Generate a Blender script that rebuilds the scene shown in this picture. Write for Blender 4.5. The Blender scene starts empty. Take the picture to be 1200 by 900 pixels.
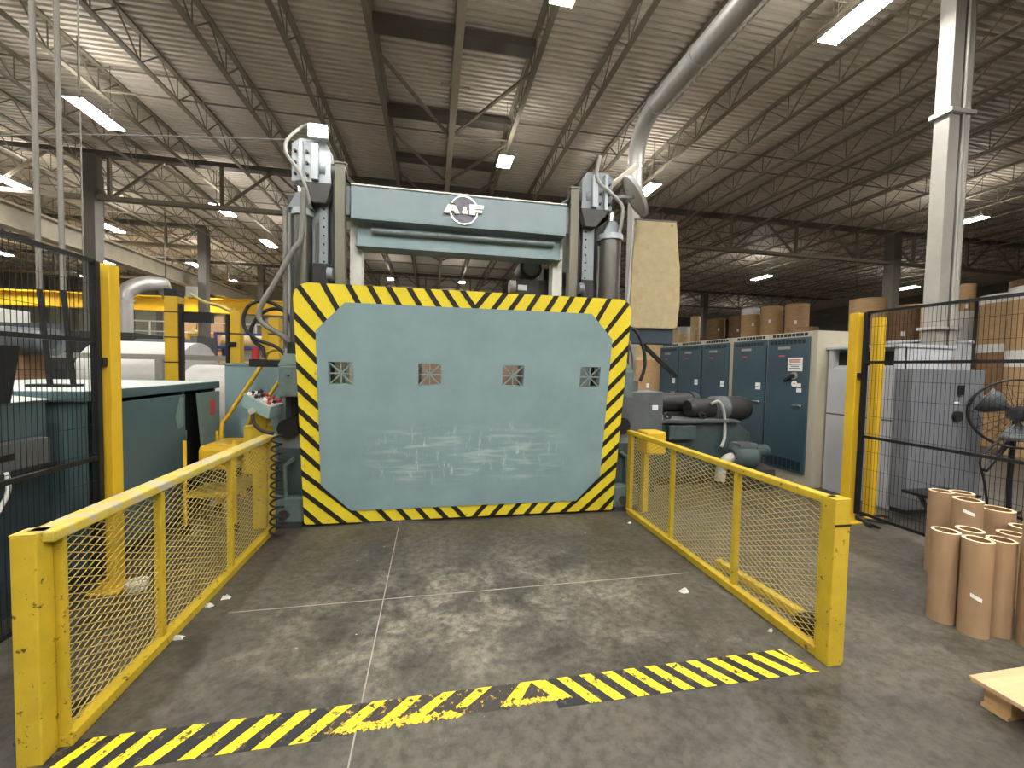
import bpy, math, random
from mathutils import Vector, Matrix
random.seed(7)
S = bpy.context.scene
C = S.collection
PI = math.pi
# ------------------------------------------------------------------ camera
yaw, pitch, roll = math.radians(10.934), math.radians(-2.361), math.radians(1.118)
fwd = Vector((math.sin(yaw)*math.cos(pitch), math.cos(yaw)*math.cos(pitch), math.sin(pitch)))
rgt = Vector((math.cos(yaw), -math.sin(yaw), 0))
upv = rgt.cross(fwd)
r2 = rgt*math.cos(roll) + upv*math.sin(roll)
u2 = -rgt*math.sin(roll) + upv*math.cos(roll)
camd = bpy.data.cameras.new('camera')
cam = bpy.data.objects.new('camera', camd)
C.objects.link(cam)
camd.sensor_width = 36
camd.lens = 484.36/1200*36
camd.clip_start = 0.05
camd.clip_end = 300
cam.matrix_world = Matrix(((r2.x, u2.x, -fwd.x, 0), (r2.y, u2.y, -fwd.y, 0), (r2.z, u2.z, -fwd.z, 1.65), (0, 0, 0, 1)))
S.camera = cam
# ------------------------------------------------------------------ world and exposure
w = bpy.data.worlds.new('world')
S.world = w
w.use_nodes = True
w.node_tree.nodes['Background'].inputs[0].default_value = (0.9, 0.95, 1.0, 1)
w.node_tree.nodes['Background'].inputs[1].default_value = 0.02
S.view_settings.view_transform = 'Standard'
S.view_settings.look = 'None'
S.view_settings.exposure = 1.52
S.view_settings.gamma = 1
S.view_settings.use_curve_mapping = False
LAMP = 62.0          # radiance of the high-bay lenses

# ------------------------------------------------------------------ materials
def lin(c):
    return tuple((x/255/12.92 if x/255 <= 0.04045 else ((x/255+0.055)/1.055)**2.4) for x in c)
def mat(name, c, rough=0.5, metal=0.0, var=0.18, scale=3.0, wear=None, wamt=0.35, wscale=18.0, bump=0.0, stretch=(1, 1, 1), c2=None, spec=0.5):
    m = bpy.data.materials.new(name)
    m.use_nodes = True
    nt = m.node_tree
    b = nt.nodes['Principled BSDF']
    b.inputs['Metallic'].default_value = metal
    b.inputs['Specular IOR Level'].default_value = spec
    tc = nt.nodes.new('ShaderNodeTexCoord')
    mp = nt.nodes.new('ShaderNodeMapping')
    mp.inputs['Scale'].default_value = stretch
    nt.links.new(tc.outputs['Object'], mp.inputs[0])
    n = nt.nodes.new('ShaderNodeTexNoise')
    n.inputs['Scale'].default_value = scale
    n.inputs['Detail'].default_value = 6
    n.inputs['Roughness'].default_value = 0.62
    nt.links.new(mp.outputs[0], n.inputs['Vector'])
    r = nt.nodes.new('ShaderNodeValToRGB')
    l = lin(c)
    lo = tuple(x*(1-var) for x in l)
    hi = tuple(min(1, x*(1+var)) for x in l) if c2 is None else lin(c2)
    r.color_ramp.elements[0].position = 0.3
    r.color_ramp.elements[1].position = 0.7
    r.color_ramp.elements[0].color = (*lo, 1)
    r.color_ramp.elements[1].color = (*hi, 1)
    nt.links.new(n.outputs['Fac'], r.inputs[0])
    out = r.outputs[0]
    if wear:
        n2 = nt.nodes.new('ShaderNodeTexNoise')
        n2.inputs['Scale'].default_value = wscale
        n2.inputs['Detail'].default_value = 8
        n2.inputs['Roughness'].default_value = 0.7
        nt.links.new(mp.outputs[0], n2.inputs['Vector'])
        r2_ = nt.nodes.new('ShaderNodeValToRGB')
        t = 0.78 - wamt*0.5
        r2_.color_ramp.elements[0].position = t
        r2_.color_ramp.elements[1].position = t+0.05
        nt.links.new(n2.outputs['Fac'], r2_.inputs[0])
        mx = nt.nodes.new('ShaderNodeMixRGB')
        mx.inputs[2].default_value = (*lin(wear), 1)
        nt.links.new(r2_.outputs[0], mx.inputs[0])
        nt.links.new(out, mx.inputs[1])
        out = mx.outputs[0]
    nt.links.new(out, b.inputs['Base Color'])
    mr = nt.nodes.new('ShaderNodeMapRange')
    mr.inputs['To Min'].default_value = max(0.05, rough-0.12)
    mr.inputs['To Max'].default_value = min(1, rough+0.12)
    nt.links.new(n.outputs['Fac'], mr.inputs['Value'])
    nt.links.new(mr.outputs[0], b.inputs['Roughness'])
    if bump:
        bp = nt.nodes.new('ShaderNodeBump')
        bp.inputs['Strength'].default_value = bump
        bp.inputs['Distance'].default_value = 0.02
        nt.links.new(n.outputs['Fac'], bp.inputs['Height'])
        nt.links.new(bp.outputs[0], b.inputs['Normal'])
    return m
def emis(name, c, s):
    m = bpy.data.materials.new(name)
    m.use_nodes = True
    nt = m.node_tree
    b = nt.nodes['Principled BSDF']
    b.inputs['Base Color'].default_value = (0.8, 0.8, 0.8, 1)
    b.inputs['Emission Color'].default_value = (*c, 1)
    b.inputs['Emission Strength'].default_value = s
    return m

M = {}
M['panel_blue'] = mat('panel_blue', (121, 143, 146), 0.42, 0, 0.10, 2.2, bump=0.02)
M['beam_blue'] = mat('beam_blue', (120, 138, 144), 0.4, 0, 0.08, 3, wear=(70, 80, 85), wamt=0.12, wscale=20)
M['haz_yellow'] = mat('haz_yellow', (214, 194, 44), 0.5, 0, 0.07, 5, wear=(96, 84, 36), wamt=0.30, wscale=14)
M['haz_black'] = mat('haz_black', (30, 26, 18), 0.5, 0, 0.2, 8)
M['guard_yellow'] = mat('guard_yellow', (178, 152, 36), 0.5, 0, 0.16, 6, wear=(70, 58, 30), wamt=0.36, wscale=24)
M['guard_rail_dusty'] = mat('guard_rail_dusty', (182, 162, 62), 0.6, 0, 0.18, 7, wear=(164, 156, 136), wamt=0.55, wscale=7)
M['mesh_yellow'] = mat('mesh_yellow', (176, 156, 84), 0.55, 0, 0.12, 4)
M['post_yellow'] = mat('post_yellow', (202, 164, 34), 0.5, 0, 0.08, 3, wear=(120, 96, 30), wamt=0.12, wscale=20)
M['crane_yellow'] = mat('crane_yellow', (255, 206, 56), 0.5, 0, 0.06, 1)
M['black_metal'] = mat('black_metal', (28, 28, 30), 0.45, 0.2, 0.2, 6)
M['black_rubber'] = mat('black_rubber', (22, 22, 22), 0.6, 0, 0.2, 10)
M['navy'] = mat('navy', (44, 58, 68), 0.5, 0, 0.2, 2, wear=(28, 32, 36), wamt=0.25, wscale=5)
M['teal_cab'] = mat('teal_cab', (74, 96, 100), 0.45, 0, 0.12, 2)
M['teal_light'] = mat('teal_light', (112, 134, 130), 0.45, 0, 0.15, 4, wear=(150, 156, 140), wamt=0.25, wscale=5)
M['teal_lit_top'] = mat('teal_lit_top', (188, 198, 192), 0.5, 0, 0.12, 3, wear=(130, 140, 140), wamt=0.2)  # lit copy of the teal: light from above put into the colour
M['grimy_teal'] = mat('grimy_teal', (92, 108, 106), 0.5, 0.1, 0.3, 7, wear=(34, 34, 32), wamt=0.35, wscale=12)
M['tower_grey'] = mat('tower_grey', (118, 126, 130), 0.45, 0.25, 0.22, 5, wear=(44, 42, 38), wamt=0.28, wscale=9, stretch=(1, 1, 0.35))
M['tower_dark'] = mat('tower_dark', (60, 60, 58), 0.5, 0.3, 0.3, 6)
M['head_grey'] = mat('head_grey', (166, 174, 178), 0.42, 0.1, 0.15, 4, wear=(70, 68, 62), wamt=0.22, wscale=8)
M['bar_olive'] = mat('bar_olive', (108, 106, 92), 0.5, 0.2, 0.18, 4, stretch=(1, 1, 0.3))
M['cyl_steel'] = mat('cyl_steel', (96, 94, 88), 0.32, 0.55, 0.25, 4, stretch=(2, 2, 0.3))
M['white_paint'] = mat('white_paint', (214, 216, 210), 0.5, 0, 0.1, 4, wear=(120, 118, 110), wamt=0.2)
M['dark_cab'] = mat('dark_cab', (54, 76, 86), 0.38, 0, 0.14, 1.6, wear=(84, 106, 112), wamt=0.08, wscale=9)
M['dark_vent'] = mat('dark_vent', (22, 34, 40), 0.5, 0, 0.1, 6)
M['beige_cab'] = mat('beige_cab', (170, 164, 146), 0.55, 0, 0.12, 2, wear=(120, 114, 98), wamt=0.2, wscale=6)
M['grey_cab'] = mat('grey_cab', (174, 176, 180), 0.5, 0, 0.08, 2, wear=(104, 106, 108), wamt=0.12, wscale=6)
M['grey_cab_dark'] = mat('grey_cab_dark', (108, 111, 116), 0.5, 0, 0.08, 2, wear=(84, 86, 88), wamt=0.12, wscale=6)
M['motor_dark'] = mat('motor_dark', (42, 42, 42), 0.45, 0.2, 0.25, 8)
M['motor_grey'] = mat('motor_grey', (92, 96, 98), 0.45, 0.2, 0.25, 5, wear=(44, 46, 46), wamt=0.25)
M['pump_teal'] = mat('pump_teal', (62, 76, 78), 0.5, 0.1, 0.25, 5, wear=(40, 42, 42), wamt=0.3)
M['steel_joist'] = mat('steel_joist', (142, 133, 116), 0.6, 0.1, 0.15, 2)
M['steel_dark'] = mat('steel_dark', (100, 94, 84), 0.6, 0.1, 0.15, 2)
M['steel_light'] = mat('steel_light', (190, 180, 158), 0.55, 0.1, 0.15, 2)
M['column_grey'] = mat('column_grey', (150, 147, 139), 0.5, 0, 0.12, 2, wear=(140, 136, 126), wamt=0.2)
M['column_dark'] = mat('column_dark', (112, 108, 100), 0.6, 0, 0.12, 2)
M['deck'] = mat('deck', (226, 216, 200), 0.5, 0.0, 0.10, 0.6, c2=(234, 226, 212))
M['galv'] = mat('galv', (186, 186, 180), 0.42, 0.55, 0.06, 3)
M['kraft'] = mat('kraft', (170, 138, 98), 0.75, 0, 0.14, 5, stretch=(1, 1, 3))
M['kraft_dark'] = mat('kraft_dark', (128, 98, 68), 0.75, 0, 0.16, 4, stretch=(1, 1, 3))
M['kraft_umber'] = mat('kraft_umber', (98, 76, 62), 0.75, 0, 0.16, 4)
M['kraft_pale'] = mat('kraft_pale', (212, 186, 140), 0.75, 0, 0.12, 4)
M['core_inner'] = mat('core_inner', (120, 92, 62), 0.85, 0, 0.15, 5)
M['core_rim'] = mat('core_rim', (226, 200, 162), 0.8, 0, 0.08, 20)
M['core_tube'] = mat('core_tube', (150, 122, 92), 0.7, 0, 0.1, 4, wear=(120, 88, 56), wamt=0.14, wscale=9)
M['paper_white'] = mat('paper_white', (206, 206, 200), 0.7, 0, 0.05, 4)
M['tan_sheet'] = mat('tan_sheet', (168, 152, 116), 0.75, 0, 0.12, 9, wear=(156, 142, 106), wamt=0.4, wscale=7)
M['plywood'] = mat('plywood', (188, 158, 118), 0.7, 0, 0.14, 3, stretch=(0.6, 7, 4))
M['wood_block'] = mat('wood_block', (178, 146, 102), 0.75, 0, 0.2, 6)
M['concrete_wall'] = mat('concrete_wall', (150, 150, 132), 0.8, 0, 0.10, 0.6)
M['wall_paint'] = mat('wall_paint', (112, 106, 94), 0.8, 0, 0.08, 0.4)
M['rack_blue'] = mat('rack_blue', (56, 70, 140), 0.5, 0, 0.1, 3)
M['red_paint'] = mat('red_paint', (150, 36, 30), 0.5, 0, 0.1, 3)
M['maroon'] = mat('maroon', (92, 28, 32), 0.6, 0, 0.2, 3)
M['sign_red'] = mat('sign_red', (190, 80, 78), 0.5, 0, 0.05, 5)
M['sign_white'] = mat('sign_white', (230, 232, 230), 0.5, 0, 0.03, 5)
M['ink'] = mat('ink', (52, 52, 58), 0.6, 0, 0.05, 5)
M['chrome'] = mat('chrome', (220, 222, 224), 0.25, 0.8, 0.08, 8)
M['letter_white'] = mat('letter_white', (250, 248, 240), 0.4, 0, 0.04, 6)
M['logo_disc'] = mat('logo_disc', (76, 78, 104), 0.4, 0.3, 0.25, 10, c2=(112, 108, 112))
M['dish'] = mat('dish', (206, 202, 188), 0.22, 0.3, 0.1, 3)
M['cable_grey'] = mat('cable_grey', (150, 148, 142), 0.55, 0, 0.1, 8)
M['hose_grey'] = mat('hose_grey', (106, 104, 98), 0.5, 0.1, 0.15, 8)
M['joint_fill'] = mat('joint_fill', (146, 140, 128), 0.8, 0, 0.2, 9)
M['tape_black'] = mat('tape_black', (30, 31, 34), 0.55, 0, 0.3, 7, wear=(92, 84, 66), wamt=0.42, wscale=18)
M['tape_yellow'] = mat('tape_yellow', (222, 196, 36), 0.5, 0, 0.08, 6, wear=(52, 48, 36), wamt=0.45, wscale=24)
M['tape_orange'] = mat('tape_orange', (226, 180, 40), 0.6, 0, 0.12, 12, wear=(58, 52, 44), wamt=0.5, wscale=30)
M['tape_grit'] = mat('tape_grit', (52, 48, 42), 0.7, 0, 0.35, 20, wear=(196, 160, 56), wamt=0.42, wscale=26)
M['carton'] = mat('carton', (182, 134, 88), 0.75, 0, 0.12, 2)
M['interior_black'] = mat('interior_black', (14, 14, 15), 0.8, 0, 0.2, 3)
M['litter_white'] = mat('litter_white', (186, 186, 180), 0.6, 0, 0.08, 20)
M['lamp_lens'] = emis('lamp_lens', (1.0, 0.975, 0.93), LAMP)
M['uplight_fill'] = emis('uplight_fill', (1.0, 0.96, 0.90), LAMP*0.11)  # added upward glow that brightens the roof deck
M['flood_lens'] = emis('flood_lens', (1.0, 0.97, 0.90), 220.0)
M['led_red'] = emis('led_red', (1.0, 0.12, 0.10), 3.0)
M['led_white'] = emis('led_white', (1.0, 1.0, 0.95), 2.0)
M['lamp_small'] = emis('lamp_small', (1.0, 0.95, 0.85), 25.0)

def floor_mat():
    m = bpy.data.materials.new('floor_concrete')
    m.use_nodes = True
    nt = m.node_tree
    b = nt.nodes['Principled BSDF']
    tc = nt.nodes.new('ShaderNodeTexCoord')
    def noise(sc, det, rgh, dist=0.0):
        n = nt.nodes.new('ShaderNodeTexNoise')
        n.inputs['Scale'].default_value = sc
        n.inputs['Detail'].default_value = det
        n.inputs['Roughness'].default_value = rgh
        n.inputs['Distortion'].default_value = dist
        nt.links.new(tc.outputs['Object'], n.inputs['Vector'])
        return n
    def ramp(src, p0, c0, p1, c1):
        r = nt.nodes.new('ShaderNodeValToRGB')
        r.color_ramp.elements[0].position = p0
        r.color_ramp.elements[1].position = p1
        r.color_ramp.elements[0].color = (*lin(c0), 1)
        r.color_ramp.elements[1].color = (*lin(c1), 1)
        nt.links.new(src, r.inputs[0])
        return r
    def mix(f, a, c, mode='MIX'):
        x = nt.nodes.new('ShaderNodeMixRGB')
        x.blend_type = mode
        if isinstance(f, float):
            x.inputs[0].default_value = f
        else:
            nt.links.new(f, x.inputs[0])
        nt.links.new(a, x.inputs[1])
        nt.links.new(c, x.inputs[2])
        return x
    big = noise(0.75, 5, 0.6, 0.6)
    base = ramp(big.outputs['Fac'], 0.32, (72, 69, 62), 0.7, (98, 93, 83))
    # scuffed pale patch worn by rolls in front of the press: distance from a worn centre, broken up by noise
    sub = nt.nodes.new('ShaderNodeVectorMath')
    sub.operation = 'SUBTRACT'
    sub.inputs[1].default_value = (0.35, 2.75, 0)
    nt.links.new(tc.outputs['Object'], sub.inputs[0])
    scl = nt.nodes.new('ShaderNodeVectorMath')
    scl.operation = 'MULTIPLY'
    scl.inputs[1].default_value = (0.62, 1.05, 0)
    nt.links.new(sub.outputs[0], scl.inputs[0])
    ln = nt.nodes.new('ShaderNodeVectorMath')
    ln.operation = 'LENGTH'
    nt.links.new(scl.outputs[0], ln.inputs[0])
    mid = noise(2.6, 8, 0.68, 0.8)
    ad = nt.nodes.new('ShaderNodeMath')
    ad.operation = 'MULTIPLY_ADD'
    ad.inputs[1].default_value = 1.5
    nt.links.new(mid.outputs['Fac'], ad.inputs[0])
    ng = nt.nodes.new('ShaderNodeMath')
    ng.operation = 'MULTIPLY'
    ng.inputs[1].default_value = -0.75
    nt.links.new(ln.outputs['Value'], ng.inputs[0])
    nt.links.new(ng.outputs[0], ad.inputs[2])
    pm = nt.nodes.new('ShaderNodeMapRange')
    pm.inputs['From Min'].default_value = 0.0
    pm.inputs['From Max'].default_value = 0.75
    nt.links.new(ad.outputs[0], pm.inputs['Value'])
    pale = ramp(mid.outputs['Fac'], 0.38, (74, 70, 62), 0.66, (146, 139, 124))
    a = mix(pm.outputs[0], base.outputs[0], pale.outputs[0])
    # oil-dark blotches
    oil = noise(1.5, 7, 0.66, 1.2)
    om = nt.nodes.new('ShaderNodeMapRange')
    om.inputs['From Min'].default_value = 0.47
    om.inputs['From Max'].default_value = 0.72
    om.inputs['To Max'].default_value = 0.85
    nt.links.new(oil.outputs['Fac'], om.inputs['Value'])
    dk = ramp(mid.outputs['Fac'], 0.3, (38, 36, 31), 0.7, (56, 53, 47))
    a2 = mix(om.outputs[0], a.outputs[0], dk.outputs[0])
    fine = noise(17, 9, 0.72)
    fr = ramp(fine.outputs['Fac'], 0.36, (174, 173, 170), 0.58, (255, 255, 255))
    a3 = mix(1.0, a2.outputs[0], fr.outputs[0], 'MULTIPLY')
    speck = noise(26, 2, 0.5)
    sm = nt.nodes.new('ShaderNodeMapRange')
    sm.inputs['From Min'].default_value = 0.76
    sm.inputs['From Max'].default_value = 0.79
    nt.links.new(speck.outputs['Fac'], sm.inputs['Value'])
    wh = nt.nodes.new('ShaderNodeRGB')
    wh.outputs[0].default_value = (*lin((178, 172, 160)), 1)
    a4 = mix(sm.outputs[0], a3.outputs[0], wh.outputs[0])
    nt.links.new(a4.outputs[0], b.inputs['Base Color'])
    rr = nt.nodes.new('ShaderNodeMapRange')
    rr.inputs['To Min'].default_value = 0.3
    rr.inputs['To Max'].default_value = 0.6
    nt.links.new(mid.outputs['Fac'], rr.inputs['Value'])
    nt.links.new(rr.outputs[0], b.inputs['Roughness'])
    bp = nt.nodes.new('ShaderNodeBump')
    bp.inputs['Strength'].default_value = 0.06
    bp.inputs['Distance'].default_value = 0.01
    nt.links.new(fine.outputs['Fac'], bp.inputs['Height'])
    nt.links.new(bp.outputs[0], b.inputs['Normal'])
    return m
M['floor'] = floor_mat()

def add_scuffs(m):
    # pale vertical scrape marks on the lower middle of the steel panel (object space: x across, z up)
    nt = m.node_tree
    b = nt.nodes['Principled BSDF']
    src = b.inputs['Base Color'].links[0].from_socket
    tc = [n for n in nt.nodes if n.type == 'TEX_COORD'][0]
    mp = nt.nodes.new('ShaderNodeMapping')
    mp.inputs['Scale'].default_value = (11, 1, 2.6)
    nt.links.new(tc.outputs['Object'], mp.inputs[0])
    n = nt.nodes.new('ShaderNodeTexNoise')
    n.inputs['Scale'].default_value = 1.7
    n.inputs['Detail'].default_value = 5
    n.inputs['Roughness'].default_value = 0.7
    nt.links.new(mp.outputs[0], n.inputs['Vector'])
    mp3 = nt.nodes.new('ShaderNodeMapping')
    mp3.inputs['Scale'].default_value = (1.6, 1, 12)
    nt.links.new(tc.outputs['Object'], mp3.inputs[0])
    n3 = nt.nodes.new('ShaderNodeTexNoise')
    n3.inputs['Scale'].default_value = 1.6
    n3.inputs['Detail'].default_value = 5
    nt.links.new(mp3.outputs[0], n3.inputs['Vector'])
    sx = nt.nodes.new('ShaderNodeSeparateXYZ')
    nt.links.new(tc.outputs['Object'], sx.inputs[0])
    def band(sock, a, b_, c, d):
        u = nt.nodes.new('ShaderNodeMapRange')
        u.inputs['From Min'].default_value = a
        u.inputs['From Max'].default_value = b_
        v = nt.nodes.new('ShaderNodeMapRange')
        v.inputs['From Min'].default_value = d
        v.inputs['From Max'].default_value = c
        nt.links.new(sock, u.inputs['Value'])
        nt.links.new(sock, v.inputs['Value'])
        k = nt.nodes.new('ShaderNodeMath')
        k.operation = 'MULTIPLY'
        nt.links.new(u.outputs[0], k.inputs[0])
        nt.links.new(v.outputs[0], k.inputs[1])
        return k.outputs[0]
    def mul(p, q):
        k = nt.nodes.new('ShaderNodeMath')
        k.operation = 'MULTIPLY'
        nt.links.new(p, k.inputs[0])
        nt.links.new(q, k.inputs[1])
        return k.outputs[0]
    mask = mul(band(sx.outputs['X'], 0.55, 1.0, 2.25, 2.75), band(sx.outputs['Z'], 0.36, 0.55, 0.85, 1.08))
    def thr(sock, a, b_, hi):
        t = nt.nodes.new('ShaderNodeMapRange')
        t.inputs['From Min'].default_value = a
        t.inputs['From Max'].default_value = b_
        t.inputs['To Max'].default_value = hi
        nt.links.new(sock, t.inputs['Value'])
        return t.outputs[0]
    f1 = mul(thr(n.outputs['Fac'], 0.56, 0.72, 0.95), mask)
    f2 = mul(thr(n3.outputs['Fac'], 0.50, 0.72, 0.5), mask)
    mxn = nt.nodes.new('ShaderNodeMath')
    mxn.operation = 'MAXIMUM'
    nt.links.new(f1, mxn.inputs[0])
    nt.links.new(f2, mxn.inputs[1])
    mx = nt.nodes.new('ShaderNodeMixRGB')
    mx.inputs[2].default_value = (*lin((200, 208, 202)), 1)
    nt.links.new(mxn.outputs[0], mx.inputs[0])
    nt.links.new(src, mx.inputs[1])
    nt.links.new(mx.outputs[0], b.inputs['Base Color'])
add_scuffs(M['panel_blue'])

# ------------------------------------------------------------------ geometry helpers
ORG = {}
class MB:
    def __init__(self):
        self.v, self.f, self.s = [], [], []
    def _add(self, vs, fs, sm=False):
        k = len(self.v)
        self.v += [Vector(p) for p in vs]
        for q in fs:
            self.f.append([i+k for i in q])
            self.s.append(sm)
        return self
    def box(self, x0, x1, y0, y1, z0, z1):
        x0, x1 = min(x0, x1), max(x0, x1)
        y0, y1 = min(y0, y1), max(y0, y1)
        z0, z1 = min(z0, z1), max(z0, z1)
        vs = [(x, y, z) for z in (z0, z1) for y in (y0, y1) for x in (x0, x1)]
        return self._add(vs, [(0, 2, 3, 1), (4, 5, 7, 6), (0, 1, 5, 4), (2, 6, 7, 3), (0, 4, 6, 2), (1, 3, 7, 5)])
    def bar(self, a, b, w, h, up=(0, 0, 1)):
        a, b = Vector(a), Vector(b)
        d = (b-a).normalized()
        up = Vector(up)
        if abs(d.dot(up)) > 0.97:
            up = Vector((0, 1, 0))
        s = d.cross(up).normalized()
        t = s.cross(d)
        vs = [p + s*(i*w/2) + t*(j*h/2) for p in (a, b) for i, j in ((-1, -1), (1, -1), (1, 1), (-1, 1))]
        return self._add(vs, [(0, 1, 2, 3), (7, 6, 5, 4), (0, 4, 5, 1), (1, 5, 6, 2), (2, 6, 7, 3), (3, 7, 4, 0)])
    def cyl(self, a, b, r, rb=None, n=16, caps=True):
        rb = r if rb is None else rb
        a, b = Vector(a), Vector(b)
        d = (b-a).normalized()
        x = d.orthogonal().normalized()
        y = d.cross(x)
        ca = [math.cos(2*PI*i/n) for i in range(n)]
        sa = [math.sin(2*PI*i/n) for i in range(n)]
        A = [a + x*(ca[i]*r) + y*(sa[i]*r) for i in range(n)]
        B = [b + x*(ca[i]*rb) + y*(sa[i]*rb) for i in range(n)]
        self._add(A+B, [(i, (i+1) % n, n+(i+1) % n, n+i) for i in range(n)], True)
        if caps:
            if r > 0: self._add(A, [list(range(n))[::-1]])
            if rb > 0: self._add(B, [list(range(n))])
        return self
    def lathe(self, base, axis, prof, n=20):
        # prof: (radius, distance along axis); flat-shaded breaks at every ring
        base, d = Vector(base), Vector(axis).normalized()
        for (r0, h0), (r1, h1) in zip(prof, prof[1:]):
            self.cyl(base+d*h0, base+d*h1, max(r0, 1e-4), max(r1, 1e-4), n, False) if abs(h1-h0) > 1e-6 else self.ring(base+d*h0, d, r0, r1, n)
        return self
    def ring(self, c, d, r0, r1, n=20):
        c, d = Vector(c), Vector(d).normalized()
        x = d.orthogonal().normalized()
        y = d.cross(x)
        P = [c + x*(math.cos(2*PI*i/n)*r) + y*(math.sin(2*PI*i/n)*r) for r in (r0, r1) for i in range(n)]
        return self._add(P, [(i, (i+1) % n, n+(i+1) % n, n+i) for i in range(n)])
    def pipe(self, pts, r, n=8, sub=0):
        P = [Vector(p) for p in pts]
        if sub:
            Q = []
            for i in range(len(P)-1):
                p0, p1, p2, p3 = P[max(i-1, 0)], P[i], P[i+1], P[min(i+2, len(P)-1)]
                for k in range(sub):
                    t = k/sub
                    Q.append(0.5*((2*p1) + (p2-p0)*t + (2*p0-5*p1+4*p2-p3)*t*t + (3*p1-p0-3*p2+p3)*t**3))
            P = Q+[P[-1]]
        rings = []
        x = None
        for i, p in enumerate(P):
            d = (P[min(i+1, len(P)-1)]-P[max(i-1, 0)]).normalized()
            x = d.orthogonal().normalized() if x is None else (x-d*x.dot(d)).normalized()
            y = d.cross(x)
            rings.append([p + x*(math.cos(2*PI*k/n)*r) + y*(math.sin(2*PI*k/n)*r) for k in range(n)])
        vs = [q for g in rings for q in g]
        fs = [(i*n+k, i*n+(k+1) % n, (i+1)*n+(k+1) % n, (i+1)*n+k) for i in range(len(P)-1) for k in range(n)]
        self._add(vs, fs, True)
        self._add(rings[0], [list(range(n))[::-1]])
        self._add(rings[-1], [list(range(n))])
        return self
    def prism(self, poly, o, ax, ay, t):
        # polygon in the (ax, ay) plane at o, thickened by t along ax x ay
        o, ax, ay = Vector(o), Vector(ax), Vector(ay)
        nrm = ax.cross(ay).normalized()
        n = len(poly)
        A = [o + ax*p[0] + ay*p[1] for p in poly]
        B = [p + nrm*t for p in A]
        ar = sum(poly[i][0]*poly[(i+1) % n][1]-poly[(i+1) % n][0]*poly[i][1] for i in range(n))
        fw = list(range(n))
        fs = [fw[::-1], [n+i for i in fw]] + [(i, (i+1) % n, n+(i+1) % n, n+i) for i in range(n)]
        if (ar < 0) != (t < 0):
            fs = [list(q)[::-1] for q in fs]
        return self._add(A+B, fs)
    def mesh(self, name, org=(0, 0, 0)):
        me = bpy.data.meshes.new(name)
        o = Vector(org)
        me.from_pydata([p-o for p in self.v], [], self.f)
        me.polygons.foreach_set('use_smooth', self.s)
        me.update()
        return me
    def build(self, name, m, parent=None, org=None, bevel=0.0, kind=None):
        if org is None:
            org = ORG.get(parent.name, Vector()) if parent is not None else Vector((0, 0, 0))
        org = Vector(org)
        o = bpy.data.objects.new(name, self.mesh(name, org))
        o.data.materials.append(M[m] if isinstance(m, str) else m)
        C.objects.link(o)
        if parent is not None:
            o.parent = parent
        else:
            o.location = org
        ORG[o.name] = org
        if bevel:
            bv = o.modifiers.new('bevel', 'BEVEL')
            bv.width = bevel
            bv.segments = 2
            bv.limit_method = 'ANGLE'
            bv.angle_limit = 0.6
        if kind:
            o['kind'] = kind
        return o
def thing(name, label, cat, loc, group=None):
    o = bpy.data.objects.new(name, None)
    o.empty_display_size = 0.1
    C.objects.link(o)
    o.location = loc
    ORG[o.name] = Vector(loc)
    o['label'] = label
    o['category'] = cat
    if group:
        o['group'] = group
    return o
def tag(o, label, cat, group=None):
    o['label'] = label
    o['category'] = cat
    if group:
        o['group'] = group
    return o
def struct(o):
    o['kind'] = 'structure'
    return o
def child(name, me, m, parent, loc=(0, 0, 0), rot=None, scale=None):
    o = bpy.data.objects.new(name, me)
    if not me.materials:
        me.materials.append(M[m])
    C.objects.link(o)
    o.parent = parent
    o.location = loc
    if rot: o.rotation_euler = rot
    if scale: o.scale = scale
    return o
def dup(root, loc, label, group=None):
    r = root.copy()
    C.objects.link(r)
    r.location = loc
    r['label'] = label
    if group:
        r['group'] = group
    for ch in list(root.children):
        c = ch.copy()
        C.objects.link(c)
        c.parent = r
        for g in list(ch.children):
            d = g.copy()
            C.objects.link(d)
            d.parent = c
    return r
def clip(poly, conv):
    # Sutherland-Hodgman: poly clipped by the counter-clockwise convex polygon conv
    out = list(poly)
    n = len(conv)
    for i in range(n):
        a, b = conv[i], conv[(i+1) % n]
        def side(p): return (b[0]-a[0])*(p[1]-a[1])-(b[1]-a[1])*(p[0]-a[0])
        inp, out = out, []
        for j in range(len(inp)):
            p, q = inp[j], inp[(j+1) % len(inp)]
            sp, sq = side(p), side(q)
            if sp >= 0: out.append(p)
            if (sp >= 0) != (sq >= 0):
                t = sp/(sp-sq)
                out.append((p[0]+(q[0]-p[0])*t, p[1]+(q[1]-p[1])*t))
        if len(out) < 3:
            return []
    return out
def text_mesh(txt, size, depth, bold=0.0):
    cu = bpy.data.curves.new('lettering', 'FONT')
    cu.body = txt
    cu.size = size
    cu.extrude = depth/2
    cu.offset = bold
    cu.align_x = 'CENTER'
    cu.align_y = 'CENTER'
    cu.resolution_u = 4
    o = bpy.data.objects.new('lettering', cu)
    C.objects.link(o)
    dg = bpy.context.evaluated_depsgraph_get()
    me = bpy.data.meshes.new_from_object(o.evaluated_get(dg))
    bpy.data.objects.remove(o)
    bpy.data.curves.remove(cu)
    return me

# ================================================================== THE SETTING
XL, XR, YN, YF = -31.0, 38.0, -13.0, 45.0
floor = struct(MB().box(XL, XR, YN, YF, -0.2, 0.0).build('floor', 'floor'))
for a, b in (((-0.32, YN), (-0.32, 12.0)), ((-1.30, 2.95), (2.05, 2.97)), ((-9.0, 8.9), (9.0, 8.95))):
    dx, dy = b[0]-a[0], b[1]-a[1]
    MB().bar((a[0], a[1], 0), (b[0], b[1], 0), 0.007, 0.003).build('joint_filler', 'joint_fill', floor)
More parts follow.
